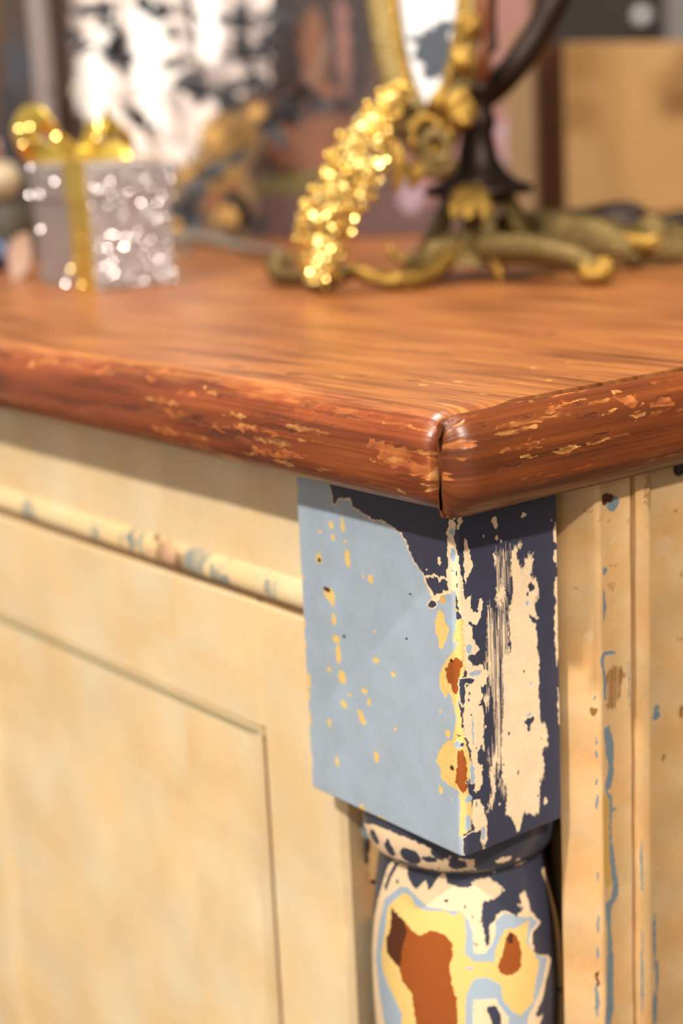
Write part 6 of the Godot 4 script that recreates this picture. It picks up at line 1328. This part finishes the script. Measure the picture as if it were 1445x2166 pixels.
	for k in 1400:
		var x := rng.randf() * (thread.size() - 1)
		var i := mini(int(x), thread.size() - 2)
		var u := rng.randf_range(-1.0, 1.0)
		var p: Vector3 = thread[i].lerp(thread[i + 1], x - i) + across * u * at_share(halves, x / (thread.size() - 1)) + Vector3(0.79, 0, 0.61) * 0.020 * sqrt(1.0 - u * u * 0.9)
		p.y = maxf(p.y, 0.001)
		var nn := Vector3(0.7 + rng.randf_range(-0.8, 0.8), rng.randf_range(-0.3, 0.9), 0.6 + rng.randf_range(-0.8, 0.8)).normalized()
		var a := nn.cross(Vector3(0.3, 0.9, 0.2)).normalized() * 0.0006
		var b := nn.cross(a)
		gs.quad(p - a - b, p + a - b, p + a + b, p - a + b, nn)
	put("glitter", gs.done(), gold_flake, garland).set_meta("kind", "stuff")
	settle(stand, 0.917)
	settle(garland, 0.9172)
	settle(twig, 0.917)
	flakes(gift, [Vector3(-0.5747, 1.0012, -0.1365), Vector3(-0.5631, 0.9911, -0.1477), Vector3(-0.5679, 0.9831, -0.1383), Vector3(-0.5724, 0.9831, -0.1325), Vector3(-0.5641, 0.9600, -0.1344), Vector3(-0.5418, 0.9713, -0.1678), Vector3(-0.5380, 0.9645, -0.1701), Vector3(-0.5334, 0.9534, -0.1719), Vector3(-0.5273, 0.9458, -0.1769), Vector3(-0.5278, 0.9526, -0.1789), Vector3(-0.5301, 0.9365, -0.1696), Vector3(-0.5284, 0.9289, -0.1690), Vector3(-0.5247, 0.9743, -0.1913), Vector3(-0.5254, 0.9901, -0.1964), Vector3(-0.5480, 0.9233, -0.1412)], 0.00055, sparkle)
	flakes(gift, [Vector3(-0.5412, 0.9222, -0.1497), Vector3(-0.5474, 0.9331, -0.1458), Vector3(-0.5574, 1.0017, -0.1593)], 0.0005, gold_flake)
	flakes(gift, [Vector3(-0.5932, 1.0167, -0.1419), Vector3(-0.5923, 1.0282, -0.1476), Vector3(-0.5965, 1.0273, -0.1418), Vector3(-0.5800, 1.0210, -0.1608), Vector3(-0.5633, 1.0270, -0.1848), Vector3(-0.5629, 1.0191, -0.1824), Vector3(-0.5511, 0.9995, -0.1902), Vector3(-0.5494, 0.9925, -0.1897)], 0.0007, gold_flake)
	flakes(garland, [Vector3(-0.3371, 1.0350, -0.2583), Vector3(-0.3469, 1.0049, -0.2340), Vector3(-0.3466, 0.9837, -0.2263), Vector3(-0.3391, 0.9636, -0.2283), Vector3(-0.3506, 0.9504, -0.2082), Vector3(-0.3441, 0.9288, -0.2084), Vector3(-0.3509, 0.9334, -0.2012), Vector3(-0.3424, 0.9961, -0.2365), Vector3(-0.3346, 0.9941, -0.2459), Vector3(-0.3326, 0.9973, -0.2497), Vector3(-0.3376, 1.0103, -0.2482), Vector3(-0.3450, 1.0183, -0.2417), Vector3(-0.3500, 0.9664, -0.2152), Vector3(-0.3472, 0.9598, -0.2163), Vector3(-0.3549, 0.9667, -0.2089), Vector3(-0.3387, 0.9559, -0.2258)], 0.0006, gold_flake)


func swap_uv(m: ArrayMesh, lo := 0.0, span := 1.0) -> ArrayMesh:
	var a := m.surface_get_arrays(0)
	var uv: PackedVector2Array = a[Mesh.ARRAY_TEX_UV]
	for i in uv.size(): uv[i] = Vector2(uv[i].y, lo + span * uv[i].x)
	a[Mesh.ARRAY_TEX_UV] = uv
	var out := ArrayMesh.new()
	out.add_surface_from_arrays(Mesh.PRIMITIVE_TRIANGLES, a)
	return out

# front and side of the block with a small worn round at the corner, unwrapped as one strip
func post_mesh() -> ArrayMesh:
	var s := Shape.new()
	var around := [[-0.0995, -0.030, -1, 0], [-0.0995, -0.0012, -1, 0], [-0.0983, 0.0, 0, 1], [-0.0030, 0.0, 0, 1]]
	for k in 5:
		var a := PI / 2.0 * (k + 1) / 6.0
		around.append([-0.0030 + sin(a) * 0.0030, -0.0030 + cos(a) * 0.0030, sin(a), cos(a)])
	around.append([0.0, -0.0030, 1, 0])
	around.append([0.0, -0.0543, 1, 0])
	around.append([-0.0010, -0.0553, 0, -1])
	around.append([-0.0200, -0.0553, 0, -1])
	var rows := [[0.8780, 0.0, 0.0], [0.80, 0.0, 0.0], [0.7362, 0.0, 0.0], [0.7354, 0.0003, 0.4], [0.7350, 0.0012, 1.0]]
	var p := []
	var n := []
	var t := []
	for r in rows:
		var rp := []
		var rn := []
		var rt := []
		for q in around:
			var out := Vector3(q[2], 0, q[3]).normalized()
			rp.append(Vector3(q[0], r[0], q[1]) - out * r[1])
			rn.append((out * (1.0 - r[2] * 0.6) + Vector3.DOWN * r[2]).normalized())
			var u: float = 0.0995 + q[0] - q[1]
			rt.append(Vector2(u * 10000.0 * 0.66 / 1024.0, (0.885 - r[0]) * 10000.0 * 0.66 / 1024.0))
		p.append(rp); n.append(rn); t.append(rt)
	s.grid(p, n, t)
	var low: Array = p[-1]
	for j in low.size() - 1:
		s.tri(low[j], low[j + 1], Vector3(-0.05, 0.7350, -0.03), Vector3.DOWN, Vector3.DOWN, Vector3.DOWN, t[-1][j], t[-1][j + 1], t[-1][j])
	return s.done()

func tint_rows(cv: Canvas, from: int, to: int, by: Color, fade: int) -> void:
	for y in range(from - fade, to):
		for x in cv.w:
			var edge := clampf((y - from + (grain[(y & 511) * 512 + ((x >> 1) & 511)] - 128) * 0.25) / fade + 0.5, 0.0, 1.0)
			var i := (y * cv.w + x) * 3
			cv.c[i] = int(cv.c[i] * lerpf(1.0, by.r, edge))
			cv.c[i + 1] = int(cv.c[i + 1] * lerpf(1.0, by.g, edge))
			cv.c[i + 2] = int(cv.c[i + 2] * lerpf(1.0, by.b, edge))

# larger flakes added as placed glints, each aimed to mirror a lamp toward EYE
func flakes(on: Node3D, spots: Array, size: float, m: Material) -> void:
	var lamps := [Vector3(0.18, 2.35, 1.42), Vector3(1.55, 2.35, 0.30), Vector3(-0.55, 2.35, -0.05)]
	for k in spots.size():
		var p: Vector3 = spots[k]
		var lampward: Vector3 = (lamps[k % 2] - p).normalized()
		var n := ((EYE - p).normalized() + lampward).normalized()
		var e := size * (0.7 + 0.6 * fposmod(k * 0.618, 1.0))
		var o := put("aimed_glint_flake", box(Vector3(e * 2.0, e * 0.5, e * 2.0), e * 0.1), m, on)
		var x := n.cross(Vector3(0.3, 0.1, 0.9)).normalized()
		o.transform = Transform3D(Basis(x, n, x.cross(n)), p - on.position)

# lifts each piece that would dip below the height given until it rests there
func settle(o: Node3D, height: float) -> void:
	for c in o.get_children():
		if c is MeshInstance3D:
			var low: float = (o.transform * c.transform * c.mesh.get_aabb()).position.y
			c.position.y += maxf(height - low, 0.0)

# many small longitudinal scuffs and stains in a part of a wood canvas
func scatter_wear(cv: Canvas, lo: Vector2, hi: Vector2, count: int, share: float) -> void:
	for k in count:
		var c: Color = [PAINT.oak, PAINT.umber, PAINT.umber, PAINT.wood, PAINT.straw][rng.randi() % 5]
		var level: int = 60 if rng.randf() < 0.6 else 120
		fill(cv, oval(rng.randf_range(lo.x, hi.x), rng.randf_range(lo.y, hi.y), rng.randf_range(4, 34), rng.randf_range(1.5, 6.0), 1.0), c, level, 4.0, 0.0, -1.0, share * rng.randf_range(0.4, 1.0))

# flared foot of the stand, pierced by arches; rows are (radius, height)
func skirt(rows: Array, holes: Array, wide: float, low: int, high: int, wall: float) -> ArrayMesh:
	var s := Shape.new()
	var segs := 120
	for layer in [0.0, -wall]:
		for i in rows.size() - 1:
			for j in segs:
				var mid := TAU * (j + 0.5) / segs
				var skip := false
				for h in holes:
					var f := (i - low) / float(maxi(high - low, 1))
					if i >= low and i < high and absf(angle_difference(mid, h)) < wide * sqrt(clampf(0.15 + f, 0.0, 1.0)): skip = true
				if skip: continue
				var q := []
				var n := []
				for e in [[i, j], [i + 1, j], [i + 1, j + 1], [i, j + 1]]:
					var a: float = TAU * e[1] / segs
					var r: float = rows[e[0]].x + layer + 0.0016 * cos(a * 6.0) * e[0] / rows.size()
					q.append(Vector3(cos(a) * r, rows[e[0]].y, sin(a) * r))
					n.append(Vector3(cos(a), 0.55, sin(a)).normalized() * (1.0 if layer == 0.0 else -1.0))
				s.tri(q[0], q[1], q[2], n[0], n[1], n[2])
				s.tri(q[0], q[2], q[3], n[0], n[2], n[3])
	return s.done()

# tiny chips: navy specks on the cream coat and cream specks on the navy coat
func flecks(cv: Canvas, lo: Vector2, hi: Vector2, count: int, size: float) -> void:
	for k in count:
		var x := rng.randf_range(lo.x, hi.x)
		var y := rng.randf_range(lo.y, hi.y)
		var level := cv.lay[int(y) * cv.w + int(x)]
		if level != LAYER.navy and level != LAYER.cream: continue
		var to: String = "cream" if level == LAYER.navy else "navy"
		if to == "cream" and k % 3 != 0: continue
		fill(cv, oval(x, y, size * rng.randf_range(0.4, 1.2), size * rng.randf_range(0.6, 2.4), 1.0), PAINT[to], LAYER[to], 2.0)
